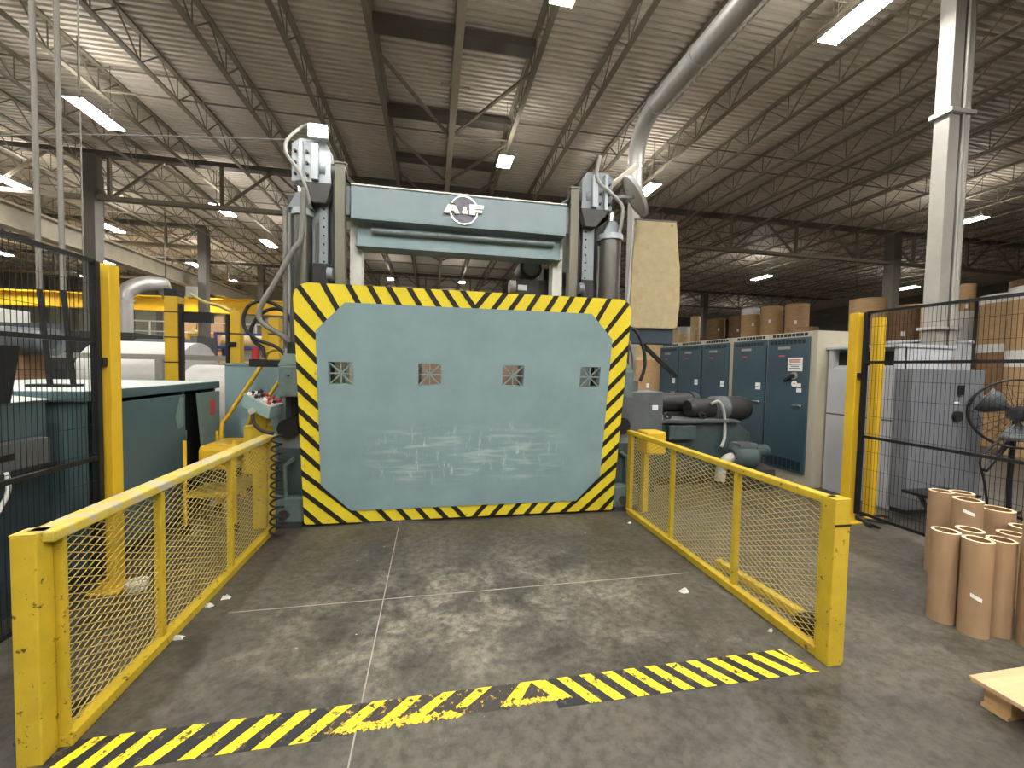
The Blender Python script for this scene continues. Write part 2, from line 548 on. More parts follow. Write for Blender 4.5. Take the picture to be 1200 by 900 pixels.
# corrugated roof deck
d = MB()
z0, z1, y = 7.98, 8.08, YN
prof = []
while y < YF:
    prof += [(y, z0), (y+0.072, z0), (y+0.084, z1), (y+0.138, z1)]
    y += 0.15
prof.append((y, z0))
vs = [(x, p, z) for x in (XL, XR) for p, z in prof]
n = len(prof)
d._add(vs, [(i, i+1, n+i+1, n+i) for i in range(n-1)])
d.box(XL, XR, YN, YF, 8.10, 8.18)
ceiling = struct(d.build('ceiling', 'deck'))
struct(MB().box(XL, XR, YF, YF+0.2, 0, 8.1).build('wall_back', 'wall_paint'))
struct(MB().box(XL, XR, YN-0.2, YN, 0, 8.1).build('wall_front', 'wall_paint'))
struct(MB().box(XL-0.2, XL, YN, YF, 0, 8.1).build('wall_left', 'wall_paint'))
struct(MB().box(XR, XR+0.2, YN, YF, 0, 8.1).build('wall_right', 'wall_paint'))
# far partition on the left with ribs
pw = struct(MB().box(XL, -5.2, 36.0, 36.2, 0, 8.1).build('wall_far_left', 'concrete_wall'))
for i in range(14):
    x = -29.5 + i*1.8
    MB().box(x, x+0.35, 35.88, 36.0, 0, 7.6).build('pilaster', 'column_dark' if i % 3 else 'concrete_wall', pw)

# open-web roof joists
JY0, JY1 = 0.5, 44.0
tc_me = MB().box(-0.055, 0.055, JY0, JY1, 7.93, 7.975).mesh('top_chord')
bc_me = MB().box(-0.05, 0.05, JY0, JY1, 7.38, 7.415).mesh('bottom_chord')
wb = MB()
y = JY0
while y < JY1-1.2:
    wb.bar((0, y, 7.95), (0, y+0.6, 7.40), 0.022, 0.022)
    wb.bar((0, y+0.6, 7.40), (0, y+1.2, 7.95), 0.022, 0.022)
    wb.bar((0, y+0.6, 7.40), (0, y+0.6, 7.95), 0.016, 0.016)
    y += 1.2
wb_me = wb.mesh('web')
ORD = ['', 'first', 'second', 'third', 'fourth', 'fifth', 'sixth', 'seventh', 'eighth', 'ninth', 'tenth', 'eleventh', 'twelfth', 'thirteenth', 'fourteenth', 'fifteenth', 'sixteenth', 'seventeenth', 'eighteenth', 'nineteenth', 'twentieth']
for k in range(-18, 21):
    jl = 'open-web roof joist directly above the pale utility beam' if k == 0 else 'open-web roof joist, %s one to the %s of the pale utility beam' % (ORD[abs(k)], 'left' if k < 0 else 'right')
    j = thing('roof_joist', jl, 'joist', (0.37+1.5*k, 0, 0), 'open-web roof joists')
    child('top_chord', tc_me, 'steel_joist', j)
    child('bottom_chord', bc_me, 'steel_joist', j)
    child('web', wb_me, 'steel_joist', j)
# bridging lines across the joists
br_me = MB().box(-27, 31, -0.016, 0.016, 7.425, 7.455).box(-27, 31, -0.016, 0.016, 7.90, 7.93).mesh('bridging')
for yb in (5.6, 10.7, 16.8, 19.2, 21.8, 24.4, 26.6, 31.0, 34.0, 38.0):
    child('bridging', br_me, 'steel_joist', ceiling, (0, yb, 0))
# heavier frames between the two joists over the press, with plan braces down to the utility beam
fb_me = MB().box(-1.13, 1.87, -0.16, 0.16, 7.76, 7.90).mesh('frame_beam')
for yb in (8.1, 10.7, 13.0, 17.5, 20.5, 23.5):
    child('frame_beam', fb_me, 'steel_dark', ceiling, (0, yb, 0))
for y0, y1 in ((8.1, 10.6), (10.7, 13.2), (13.0, 15.5), (20.5, 23.0)):
    for sx in (-1.13, 1.87):
        MB().bar((sx, y0, 7.42), (0.37, y1, 7.30), 0.06, 0.05).build('brace', 'steel_joist', ceiling)
ub = thing('utility_beam', 'pale steel beam hung below the roof directly over the press', 'beam', (0.39, 0.5, 7.38))
MB().box(0.32, 0.46, 0.5, 36, 7.20, 7.22).box(0.37, 0.41, 0.5, 36, 7.22, 7.36).box(0.32, 0.46, 0.5, 36, 7.36, 7.378).build('beam', 'steel_light', ub)
for yb in (8.6, 10.6, 13.0):
    MB().bar((0.1, yb, 7.26), (0.68, yb, 7.24), 0.05, 0.035).build('cross_strut', 'steel_light', ub)
st_ = thing('strip_fitting', 'thin pale unlit strip fitting under the roof left of the second column', 'light fitting', (-13.9, 19.5, 6.6))
MB().box(-14.9, -12.9, 19.45, 19.55, 6.6, 6.66).build('tray', 'white_paint', st_)
for x_ in (-14.6, -13.2):
    MB().bar((x_, 19.5, 6.66), (x_, 19.5, 7.98), 0.02, 0.02).build('hanger', 'steel_dark', st_)
# girders
def girder(yg, x0, x1, zt, zb, label):
    g = thing('roof_girder', label, 'girder', (x0, yg, zb), 'roof girders')
    MB().box(x0, x1, yg-0.13, yg+0.13, zt-0.07, zt+0.07).build('top_chord', 'steel_dark', g)
    MB().box(x0, x1, yg-0.10, yg+0.10, zb-0.06, zb+0.06).build('bottom_chord', 'steel_joist', g)
    vm = MB().box(-0.04, 0.04, -0.05, 0.05, 0, zt-zb).mesh('vertical')
    dm = MB().bar((0, 0, 0), (1.5, 0, zt-zb), 0.06, 0.07).mesh('diagonal')
    dm2 = MB().bar((0, 0, 0), (-1.5, 0, zt-zb), 0.06, 0.07).mesh('diagonal')
    x = x0+1.5
    while x < x1-1:
        child('vertical', vm, 'steel_joist', g, (x-x0, 0, 0))
        child('diagonal', dm, 'steel_joist', g, (x-x0, 0, 0))
        child('diagonal', dm2, 'steel_joist', g, (x-x0, 0, 0))
        x += 3.0
girder(14.6, -26.0, 32.0, 7.7, 6.42, 'nearest roof girder truss crossing the hall behind the press')
girder(28.7, -26.0, 32.0, 7.7, 6.55, 'farther roof girder truss deep in the hall, above the paper rolls')
girder(21.4, -28.3, -10.2, 7.7, 6.8, 'short roof girder truss ending on a column at the left')
# columns
def column(x, y, h, s, m, label, z=0.0):
    c = thing('steel_column', label, 'column', (x, y, z), 'building columns')
    t = 0.018
    MB().box(x-s, x+s, y-s, y+s, z, h).build('shaft', m, c, bevel=0.008)
    MB().box(x-s-0.06, x+s+0.06, y-s-0.06, y+s+0.06, z, z+0.03).build('base_plate', m, c)
    MB().box(x-s-0.05, x+s+0.05, y-s-0.05, y+s+0.05, h-0.03, h).build('cap_plate', m, c)
    return c
column(-9.95, 14.6, 7.63, 0.17, 'column_dark', 'square steel column behind the left mesh fence post')
column(-10.3, 21.4, 7.63, 0.17, 'column_dark', 'square steel column behind the second yellow post, left of the press')
column(-10.6, 28.7, 7.63, 0.17, 'column_dark', 'distant thin column just left of the press hoses')
column(4.75, 14.6, 7.63, 0.17, 'column_dark', 'steel column hidden behind the right lift tower')
column(4.9, 28.7, 7.63, 0.17, 'column_dark', 'distant column seen under the press crossbeam')
column(19.4, 14.6, 7.63, 0.2, 'column_dark', 'grey column with a pale band beside the tall steel column at right')
column(20.5, 28.7, 7.63, 0.2, 'column_dark', 'distant dark column rising behind the kraft rolls on the cabinets')
bigc = column(7.12, 4.75, 7.98, 0.095, 'column_grey', 'tall pale grey column rising behind the grey cabinets at right')
MB().pipe([(7.34, 4.68, 0.0), (7.34, 4.68, 7.98)], 0.055, 12).build('conduit', 'column_grey', bigc)
MB().pipe([(7.25, 4.64, 0.0), (7.25, 4.64, 7.98)], 0.02, 8).build('conduit', 'column_grey', bigc)
MB().box(6.98, 7.42, 4.60, 4.88, 5.30, 5.36).build('strap', 'galv', bigc)
MB().box(6.98, 7.42, 4.60, 4.88, 2.30, 2.34).build('strap', 'galv', bigc)

# ------------------------------------------------------------------ high-bay lights
LH = MB().box(-0.17, 0.17, -0.58, 0.58, 0.02, 0.075).box(-0.17, 0.17, -0.60, -0.58, 0.0, 0.085).box(-0.17, 0.17, 0.58, 0.60, 0.0, 0.085).mesh('housing')
LL = MB().box(-0.162, 0.162, -0.575, 0.575, 0.004, 0.02).mesh('lens')
LU = MB().box(-0.155, 0.155, -0.57, 0.57, 0.075, 0.08).mesh('added_uplight')  # unseen glowing strip added on top of each housing to lift the deck
LHG = MB().bar((0, 0, 0.08), (0, 0, 1.28), 0.010, 0.010).mesh('hanger')
LZ = 6.7
lights = [
 (1.87, 6.0, 'bright high-bay light at the top edge, above the press crossbeam'),
 (1.87, 11.3, 'bright high-bay light just above the right part of the crossbeam'),
 (1.87, 21.4, 'distant light in the gap under the crossbeam, upper right one'),
 (1.87, 27.9, 'distant light in the gap under the crossbeam, lower right one'),
 (-2.75, 21.1, 'distant light in the gap under the crossbeam, upper left one'),
 (-2.75, 28.2, 'distant light in the gap under the crossbeam, lower left one'),
 (-7.6, 11.3, 'large bright light high at the left, right of the hanging conduits'),
 (-7.63, 17.2, 'light left of the lift tower, upper of two beside it'),
 (-7.63, 21.5, 'light left of the lift tower, lower of two beside it'),
 (-13.3, 16.2, 'large light at the left edge crossed by the hanging conduits'),
 (-13.5, 20.7, 'light beside the square column at the left'),
 (-13.6, 27.4, 'distant light left of the second column, above the yellow crane'),
 (-13.6, 32.3, 'small distant light right of the second column, above the yellow crane'),
 (-18.6, 28.0, 'small distant light behind the top of the left fence post'),
 (-18.6, 32.7, 'small distant light over the yellow crane beam'),
 (-22.9, 27.2, 'small distant light at the left edge, seen through the wire fence'),
 (-23.2, 32.7, 'small distant light low at the left, seen through the wire fence'),
 (6.47, 5.45, 'long glowing strip light at the top right corner'),
 (6.5, 12.2, 'warm light glowing beside the round dish on the right tower'),
 (12.0, 16.0, ''), (19.1, 21.5, 'light above the kraft rolls and dark cabinets'),
 (18.9, 11.9, 'light at the right edge behind the tall grey column'),
 (30.0, 21.6, 'distant light low between the two right columns'),
 (-3.0, 1.0, ''), (1.9, 0.6, ''), (6.5, 0.4, ''), (-8.0, 5.0, ''), (-8.0, -1.0, ''), (-3.0, -4.0, ''), (2.0, -4.5, ''), (7.0, -4.5, ''), (12.5, 3.0, ''), (12.0, 9.0, ''), (-14.0, 8.0, ''), (-14.0, 2.0, ''), (-8.0, -6.0, ''), (-3.0, -8.5, ''), (2.0, -8.5, ''), (7.0, -8.5, ''), (11.5, -4.5, ''), (-0.5, -1.8, ''), (4.5, -1.8, ''),  # unseen hall lights; more rows behind the camera added to brighten upright faces
 (7.5, 32.0, ''), (14.0, 34.0, ''), (21.0, 34.0, ''), (7.5, 40.0, ''), (14.0, 40.0, ''), (21.0, 40.0, ''), (-2.8, 36.0, ''), (2.0, 36.0, ''), (28.0, 34.0, ''),
]
skip = {(12.0, 16.0), (12.0, 9.0), (12.5, 3.0)}
for x, y, lab in lights:
    if (x, y) in skip:
        continue
    g = None
    if not lab:
        lab, g = 'high-bay light outside the view of the photograph', 'high-bay lights out of view'
    if not g:
        # hung lower than first estimated: same direction from the walkway, shorter distance
        x, y = x*(LZ-1.65)/(7.2-1.65), y*(LZ-1.65)/(7.2-1.65)
    t = thing('high_bay_light', lab, 'light', (x, y, LZ), g or 'high-bay lights')
    short = 0.52 if -3 < x < 2.5 and not g else 1.0
    child('housing', LH, 'white_paint', t)
    child('lens', LL, 'lamp_lens', t)
    child('added_uplight', LU, 'uplight_fill', t)
    for hy in (-0.42, 0.42):
        child('hanger', LHG, 'steel_dark', t, (0, hy*short, 0))
    for o in t.children:
        if not o.name.startswith('hanger'):
            o.scale.y = short

# ================================================================== HAZARD-STRIPED PANEL
PA = math.radians(8.27)
PW, PH = 3.299, 2.371
panel = thing('clamp_panel', 'large blue-grey steel panel with yellow and black striped border and four windows', 'panel', (-1.244, 4.394, 0.03))
panel.rotation_euler.x = PA
ORG[panel.name] = Vector((0, 0, 0))
WU = (0.391, 1.219, 2.058, 2.893)
WV0, WV1, WH = 1.432, 1.655, 0.1125
def arc(cx, cy, r, a0, a1, n=6):
    return [(cx+r*math.cos(math.radians(a0+(a1-a0)*i/n)), cy+r*math.sin(math.radians(a0+(a1-a0)*i/n))) for i in range(n+1)]
outline = [(0.02, 0), (PW-0.02, 0), (PW, 0.02)] + arc(PW-0.14, PH-0.14, 0.14, 0, 90) + arc(0.14, PH-0.14, 0.14, 90, 180) + [(0, 0.02)]
def holed(m, outer, y, t):
    # a plate with the four window openings: rows below, between and above the windows
    lo = [(-9, -9), (9, -9), (9, WV0), (-9, WV0)]
    hi = [(-9, WV1), (9, WV1), (9, 9), (-9, 9)]
    for cl in (lo, hi):
        m.prism(clip(outer, cl), (0, y, 0), (1, 0, 0), (0, 0, 1), t)
    xs = [-9] + [q for u in WU for q in (u-WH, u+WH)] + [9]
    for i in range(0, len(xs), 2):
        m.prism(clip(outer, [(xs[i], WV0), (xs[i+1], WV0), (xs[i+1], WV1), (xs[i], WV1)]), (0, y, 0), (1, 0, 0), (0, 0, 1), t)
    return m
holed(MB(), outline, 0.07, 0.07).build('border_plate', 'haz_yellow', panel)
octo = [(0.45, 0.135), (2.845, 0.135), (3.105, 0.42), (3.105, 1.955), (2.855, 2.21), (0.445, 2.21), (0.182, 1.945), (0.174, 0.42)]
holed(MB(), octo, 0.0, 0.012).build('face_plate', 'panel_blue', panel)
half = [((-0.02, 2.10), (0.18, 1.88)), ((-0.02, 1.89), (0.20, 1.63)), ((-0.02, 1.64), (0.2, 1.40)), ((-0.02, 1.424), (0.2, 1.19)), ((-0.02, 1.21), (0.2, 0.975)), ((-0.02, 1.012), (0.2, 0.77)), ((-0.02, 0.80), (0.2, 0.56)),
        ((-0.03, 0.58), (0.63, -0.03)), ((-0.02, 0.372), (0.405, -0.03)), ((-0.03, 0.19), (0.17, -0.03)),
        ((0.05, 2.335), (0.28, 2.01)), ((0.255, 2.378), (0.39, 2.12)), ((0.470, 2.38), (0.57, 2.19)), ((0.657, 2.38), (0.762, 2.19)), ((0.826, 2.38), (0.94, 2.19)), ((1.014, 2.38), (1.133, 2.19)), ((1.182, 2.38), (1.312, 2.19)), ((1.345, 2.38), (1.483, 2.19)), ((1.515, 2.38), (1.655, 2.20)),
        ((0.687, 0.165), (0.85, -0.03)), ((0.883, 0.165), (1.045, -0.03)), ((1.073, 0.165), (1.235, -0.03)), ((1.263, 0.165), (1.432, -0.03)), ((1.45, 0.165), (1.618, -0.03))]
for mir in (0, 1):
    for (a, b) in half:
        if mir:
            a, b = (PW-a[0], a[1]), (PW-b[0], b[1])
        dv = Vector((b[0]-a[0], b[1]-a[1])).normalized()
        nv = Vector((-dv.y, dv.x))*0.024
        A = Vector(a)-dv*0.05
        B = Vector(b)+dv*(0.05 if b[1] < 0 else 0.01)
        q = [tuple(A-nv), tuple(B-nv), tuple(B+nv), tuple(A+nv)]
        if sum(q[i][0]*q[(i+1) % 4][1]-q[(i+1) % 4][0]*q[i][1] for i in range(4)) < 0:
            q = q[::-1]
        q = clip(q, outline)
        if len(q) > 2:
            MB().prism(q, (0, 0.0, 0), (1, 0, 0), (0, 0, 1), 0.004).build('black_stripe', 'haz_black', panel)
for u in WU:
    g = MB()
    cv = (WV0+WV1)/2
    for a, b in (((u-WH, cv), (u+WH, cv)), ((u, WV0), (u, WV1)), ((u-WH, WV0), (u+WH, WV1)), ((u-WH, WV1), (u+WH, WV0))):
        g.bar((a[0], 0.004, a[1]), (b[0], 0.004, b[1]), 0.012, 0.016, (0, 1, 0))
    g.box(u-WH, u+WH, -0.006, 0.0, WV0-0.004, WV0+0.006)
    g.build('window_grille', 'teal_light', panel)
    MB().box(u-WH, u-WH+0.004, 0.0, 0.07, WV0, WV1).box(u+WH-0.004, u+WH, 0.0, 0.07, WV0, WV1).box(u-WH, u+WH, 0.0, 0.07, WV0, WV0+0.004).box(u-WH, u+WH, 0.0, 0.07, WV1-0.004, WV1).build('window_liner', 'teal_light', panel)
# stiffener ribs on the back of the panel
for u in (0.08, 0.85, 1.65, 2.45, 3.22):
    MB().box(u-0.03, u+0.03, 0.07, 0.22, 0.05, 1.40).build('back_rib', 'grimy_teal', panel)
MB().box(0.05, 3.25, 0.07, 0.2, 0.02, 0.10).build('back_rail', 'grimy_teal', panel)
MB().box(0.05, 3.25, 0.07, 0.2, 1.8, 1.9).build('back_rail', 'grimy_teal', panel)

# kraft roll held behind the panel (seen brown through the middle windows)
kr = thing('paper_roll', 'large kraft paper roll lying behind the panel, brown through its middle windows', 'paper roll', (0.95, 6.8, 0))
MB().cyl((-0.15, 6.8, 0.9), (2.05, 6.8, 0.9), 0.9, n=40).build('wound_paper', 'kraft_umber', kr)
MB().cyl((-0.2, 6.8, 0.9), (2.1, 6.8, 0.9), 0.06, n=14).build('core', 'core_rim', kr)

# hinge feet either side of the panel
def hinge(cx, s, label):
    h = thing('hinge_bracket', label, 'bracket', (cx, 4.55, 0))
    MB().box(cx-0.14, cx+0.14, 4.40, 4.79, 0.0, 0.04).build('foot', 'tower_dark', h)
    MB().box(cx-0.15, cx+0.15, 4.42, 4.72, 0.04, 0.30).build('bearing_block', 'grimy_teal', h, bevel=0.02)
    MB().box(cx-0.12, cx+0.12, 4.52, 4.80, 0.30, 0.78).build('web_plate', 'pump_teal', h, bevel=0.01)
    MB().pipe([(cx-0.03*s, 4.47, 0.30), (cx-0.03*s, 4.47, 0.62), (cx+0.05*s, 4.48, 0.68)], 0.022, 8).build('grease_line', 'grimy_teal', h)
    MB().cyl((cx-0.03, 4.40, 0.13), (cx-0.03, 4.42, 0.13), 0.05, n=12).build('bolt_head', 'tower_dark', h)
    MB().box(cx-0.10, cx+0.10, 4.55, 4.80, 0.78, 0.92).build('pad', 'tower_grey', h)
    MB().cyl((cx-0.02, 4.50, 0.98), (cx-0.02, 4.78, 0.98), 0.10, n=18).build('roller', 'black_metal', h)
    MB().box(cx-0.13, cx-0.06, 4.58, 4.74, 0.86, 1.30).build('lug', 'tower_grey', h)
    MB().box(cx-0.12, cx+0.12, 4.54, 4.79, 1.30, 1.62).build('manifold', 'grimy_teal', h, bevel=0.015)
    MB().prism([(-0.12, 0), (0.12, 0), (0.02, 0.12), (-0.06, 0.12)], (cx, 4.79, 1.62), (1, 0, 0), (0, 0, 1), 0.25).build('manifold_hood', 'teal_light', h)
    MB().cyl((cx, 4.66, 1.70), (cx, 4.66, 1.86), 0.07, n=14).build('fitting', 'black_metal', h)
    MB().cyl((cx, 4.66, 1.86), (cx, 4.66, 2.3), 0.04, n=12).build('ram', 'cyl_steel', h)
    return h
hinge(-1.41, 1, 'grimy grey-green hinge bracket at the lower left corner of the striped panel')
hinge(2.225, -1, 'grimy grey-green hinge bracket at the lower right corner of the striped panel')

# ================================================================== LIFT TOWERS AND CROSSBEAM
def tower(side):
    s = -1 if side == 'l' else 1
    lab = 'left lift tower of the press with grey bolted head, rams and guide bars' if s < 0 else 'right lift tower of the press with fat ram, sheave and guide bars'
    X = (lambda a: -a+0.33) if s < 0 else (lambda a: a+0.33)
    t = thing('lift_tower', lab, 'lift tower', (X(1.65), 5.1, 0))
    def b(n, x0, x1, y0, y1, z0, z1, m, bv=0.0):
        return MB().box(X(x0), X(x1), y0, y1, z0, z1).build(n, m, t, bevel=bv)
    b('base', 1.22, 2.02, 4.82, 5.75, 0, 0.18, 'tower_dark', 0.01)
    b('guide_bar', 1.29, 1.395, 4.86, 4.98, 0.18, 3.82, 'bar_olive', 0.006)
    b('bar_top_plate', 1.28, 1.405, 4.85, 4.99, 3.82, 3.84, 'bar_olive')
    b('channel', 1.42, 1.50, 5.02, 5.25, 0.18, 3.70, 'tower_dark')
    pp = b('perforated_rail', 1.485, 1.565, 4.95, 5.0, 0.18, 3.72, 'tower_grey')
    hm = MB()
    for i in range(16):
        hm.cyl((X(1.525), 4.947, 2.3+i*0.095), (X(1.525), 4.95, 2.3+i*0.095), 0.012, n=8)
    hm.build('bolt_hole', 'interior_black', pp, kind='stuff')
    b('channel', 1.57, 1.66, 5.0, 5.3, 0.18, 3.66, 'tower_grey', 0.01)
    b('back_column', 1.42, 2.0, 5.30, 5.62, 0.18, 3.60, 'tower_dark', 0.01)
    rr = 0.085 if s < 0 else 0.135
    rc = 1.75 if s < 0 else 1.86
    ram = MB().cyl((X(rc), 4.98, 0.18), (X(rc), 4.98, 3.26), rr, n=24).build('hydraulic_ram', 'cyl_steel', t)
    MB().cyl((X(rc), 4.98, 3.26), (X(rc), 4.98, 3.33), rr+0.025, n=24).build('ram_cap', 'head_grey', ram)
    MB().cyl((X(rc), 4.98, 0.18), (X(rc), 4.98, 0.26), rr+0.03, n=24).build('ram_foot', 'tower_dark', ram)
    MB().cyl((X(rc), 4.98, 3.33), (X(rc), 4.98, 3.62), 0.05, n=16).build('ram_rod', 'chrome', ram)
    MB().prism([(-0.13, 0), (0.13, 0), (0.05, 0.17), (-0.05, 0.17)], (X(rc), 5.06, 3.32), (1, 0, 0), (0, 0, 1), 0.16).build('ram_clevis', 'tower_grey', ram, bevel=0.008)
    MB().cyl((X(rc)-0.14*s, 5.0, 0.3), (X(rc)-0.14*s, 5.0, 3.2), 0.018, n=8).build('oil_line', 'hose_grey', t)
    MB().cyl((X(rc)+0.15*s, 5.03, 0.3), (X(rc)+0.15*s, 5.03, 3.3), 0.022, n=8).build('oil_line', 'cable_grey', t)
    # bolted head
    hd = MB().prism([(1.44, 3.60), (1.84, 3.60), (1.84, 4.0), (1.76, 4.07), (1.50, 4.05), (1.44, 3.95)], (0.33, 5.02, 0), (s, 0, 0), (0, 0, 1), 0.12 if s > 0 else -0.12).build('head_plate', 'head_grey' if s < 0 else 'tower_grey', t, bevel=0.008)
    b('head_flange', 1.56, 1.63, 4.84, 4.90, 3.62, 4.0, 'head_grey', 0.005)
    b('head_flange', 1.72, 1.76, 4.85, 4.90, 3.60, 4.02, 'head_grey', 0.005)
    b('head_back', 1.46, 1.86, 5.02, 5.4, 3.56, 3.98, 'tower_dark', 0.01)
    b('head_cap', 1.70, 1.84, 5.0, 5.3, 4.0, 4.07, 'head_grey', 0.005)
    bm = MB()
    for zz in (3.68, 3.80, 3.92):
        for xx in (1.68, 1.80):
            bm.cyl((X(xx), 4.87, zz), (X(xx), 4.90, zz), 0.016, n=6)
    bm.build('bolt', 'tower_dark', hd, kind='stuff')
    # lower yoke of the head and chain sheave
    MB().prism([(1.42, 3.60), (1.80, 3.60), (1.62, 3.38), (1.48, 3.38)], (0.33, 5.0, 0), (s, 0, 0), (0, 0, 1), 0.14 if s > 0 else -0.14).build('yoke', 'tower_dark', t, bevel=0.01)
    MB().cyl((X(1.355), 5.0, 3.74), (X(1.44), 5.0, 3.74), 0.12, n=24).cyl((X(1.34), 5.0, 3.74), (X(1.355), 5.0, 3.74), 0.05, n=12).build('sheave', 'tower_dark', t)
    MB().cyl((X(1.50), 4.98, 3.76), (X(1.56), 4.98, 3.76), 0.10, n=20).build('sheave', 'tower_grey', t)
    b('chain', 1.37, 1.42, 4.9, 4.94, 0.4, 3.72, 'black_metal')
    MB().cyl((X(1.40), 4.84, 2.62), (X(1.46), 4.84, 2.62), 0.07, n=18).build('lower_roller', 'tower_grey', t)
    b('roller_carriage', 1.44, 1.62, 4.86, 5.0, 2.46, 2.74, 'black_metal', 0.01)
    # white rear post carrying the crossbeam
    b('rear_post', 1.155, 1.285, 5.12, 5.30, 0, 3.3, 'white_paint', 0.006)
    b('beam_clamp', 1.245, 1.33, 4.93, 5.05, 3.30, 3.62, 'tower_grey', 0.008)
    MB().cyl((X(1.29), 4.94, 3.70), (X(1.20), 4.94, 3.64), 0.03, n=10).cyl((X(1.31), 4.93, 3.72), (X(1.27), 4.93, 3.72), 0.045, n=10).build('clamp_screw', 'tower_dark', t)
    return t
tl = tower('l')
tr = tower('r')
cb = thing('crossbeam', 'pale blue crossbeam with round A&F emblem between the two lift towers', 'beam', (0.34, 4.98, 3.0))
MB().box(-0.905, 1.582, 4.90, 5.14, 3.275, 3.62).build('main_beam', 'beam_blue', cb, bevel=0.006)
MB().box(-0.905, 1.582, 4.885, 5.155, 3.62, 3.636).build('top_flange', 'white_paint', cb)
MB().box(-0.905, 1.582, 4.90, 5.2, 3.262, 3.275).build('bottom_flange', 'beam_blue', cb)
MB().box(-0.87, 1.56, 5.06, 5.22, 3.0, 3.22).build('lower_beam', 'panel_blue', cb, bevel=0.006)
MB().cyl((-0.7, 5.02, 3.18), (1.46, 5.02, 3.18), 0.035, n=14).build('torque_shaft', 'tower_grey', cb)
MB().box(-0.87, 1.56, 4.98, 5.25, 2.985, 3.0).build('lower_flange', 'beam_blue', cb)
ED = Vector((0.337, 4.90, 3.450))
em = MB().cyl(ED, ED+Vector((0, -0.012, 0)), 0.163, n=40).build('emblem_disc', 'logo_disc', cb)
MB().lathe(ED, (0, -1, 0), [(0.150, 0.0), (0.150, 0.018), (0.166, 0.018), (0.166, 0.0)], 40).build('emblem_rim', 'chrome', em)
def letter(polys, ox, name):
    m = MB()
    for p in polys:
        m.prism(p, (ED.x+ox, ED.y-0.012, ED.z), (1, 0, 0), (0, 0, 1), 0.028)
    m.build(name, 'letter_white', em, bevel=0.002)
hb, ht = -0.052, 0.066
letter([[(-0.120, hb), (-0.045, hb), (-0.034, -0.020), (-0.022, 0.030), (-0.040, ht), (-0.062, ht)],
        [(0.062, hb), (0.005, hb), (0.000, -0.020), (-0.022, 0.030), (-0.040, ht), (0.008, ht)][::-1],
        [(-0.040, -0.020), (0.004, -0.020), (0.001, 0.006), (-0.030, 0.006)],
        [(-0.062, 0.040), (0.014, 0.040), (0.008, ht), (-0.062, ht)]], -0.112, 'letter_a')
letter([[(0.0, hb), (0.07, hb), (0.07, ht), (0.0, ht)], [(0.07, ht-0.042), (0.165, ht-0.042), (0.168, ht), (0.07, ht)], [(0.07, -0.022), (0.148, -0.022), (0.150, 0.008), (0.07, 0.008)]], 0.062, 'letter_f')
am = text_mesh('&', 0.115, 0.02, 0.003)
am.materials.append(M['letter_white'])
amp = child('ampersand', am, 'letter_white', em, (ED.x+0.012-ORG[cb.name].x, ED.y-0.022-ORG[cb.name].y, ED.z-0.010-ORG[cb.name].z), (PI/2, 0, 0))

# pump motor seen over the panel's top edge at right
pm = thing('pump_motor', 'small black pump motor behind the top right of the striped panel', 'motor', (1.42, 5.5, 2.62))
MB().box(1.06, 1.70, 5.36, 5.84, 2.52, 2.62).build('shelf', 'black_metal', pm)
MB().cyl((1.28, 5.45, 2.98), (1.28, 5.8, 2.98), 0.15, n=22).build('motor_body', 'black_metal', pm)
MB().cyl((1.28, 5.43, 2.98), (1.28, 5.45, 2.98), 0.11, n=18).build('end_bell', 'motor_grey', pm)
MB().box(1.08, 1.62, 5.42, 5.75, 2.62, 2.82).build('valve_block', 'motor_dark', pm, bevel=0.01)
MB().cyl((1.0, 5.5, 2.72), (1.08, 5.5, 2.72), 0.09, n=18).build('filter', 'cable_grey', pm)
MB().box(1.10, 1.22, 5.41, 5.42, 2.67, 2.74).build('nameplate', 'sign_white', pm)
MB().pipe([(1.5, 5.5, 2.8), (1.52, 5.45, 2.98), (1.6, 5.5, 3.0), (1.62, 5.6, 2.8)], 0.018, 8, 5).build('hose', 'black_rubber', pm)
MB().box(1.48, 1.70, 5.5, 5.8, 2.82, 3.0).build('terminal_box', 'black_metal', pm, bevel=0.01)
MB().box(1.2, 1.6, 5.5, 5.8, 0.0, 2.52).build('stand', 'tower_dark', pm)

# floodlight on the left tower head
fl = thing('floodlight', 'glaring square floodlight clamped on top of the left lift tower', 'floodlight', (-1.22, 4.84, 4.05))
MB().bar((-1.22, 4.95, 4.06), (-1.22, 4.84, 4.10), 0.03, 0.03).build('bracket', 'head_grey', fl)
fo = MB().box(-1.32, -1.12, 4.80, 4.86, 4.04, 4.18).build('body', 'head_grey', fl, bevel=0.006)
MB().box(-1.305, -1.135, 4.792, 4.80, 4.05, 4.17).build('lens', 'flood_lens', fl)
# hoses and cables of the left tower
cbl = tag(MB().pipe([(-1.28, 4.9, 4.19), (-1.36, 4.88, 4.19), (-1.52, 4.85, 4.03), (-1.54, 4.83, 3.86), (-1.40, 4.82, 3.66), (-1.33, 4.84, 3.45), (-1.32, 4.86, 3.36)], 0.018, 8, 6).build('power_cable', 'cable_grey', None, (-1.33, 4.84, 3.36)), 'pale cable looping from the floodlight down the left tower head', 'cable')
tag(MB().pipe([(-1.36, 4.8, 3.5), (-1.38, 4.8, 3.0), (-1.46, 4.78, 2.83), (-1.62, 4.76, 2.5), (-1.75, 4.76, 2.26), (-1.78, 4.76, 2.12), (-1.70, 4.76, 2.02), (-1.52, 4.78, 1.90), (-1.45, 4.8, 1.75)], 0.028, 10, 6).build('conduit_hose', 'hose_grey', None, (-1.45, 4.8, 1.75)), 'thick grey conduit hose sweeping down beside the left tower', 'hose')
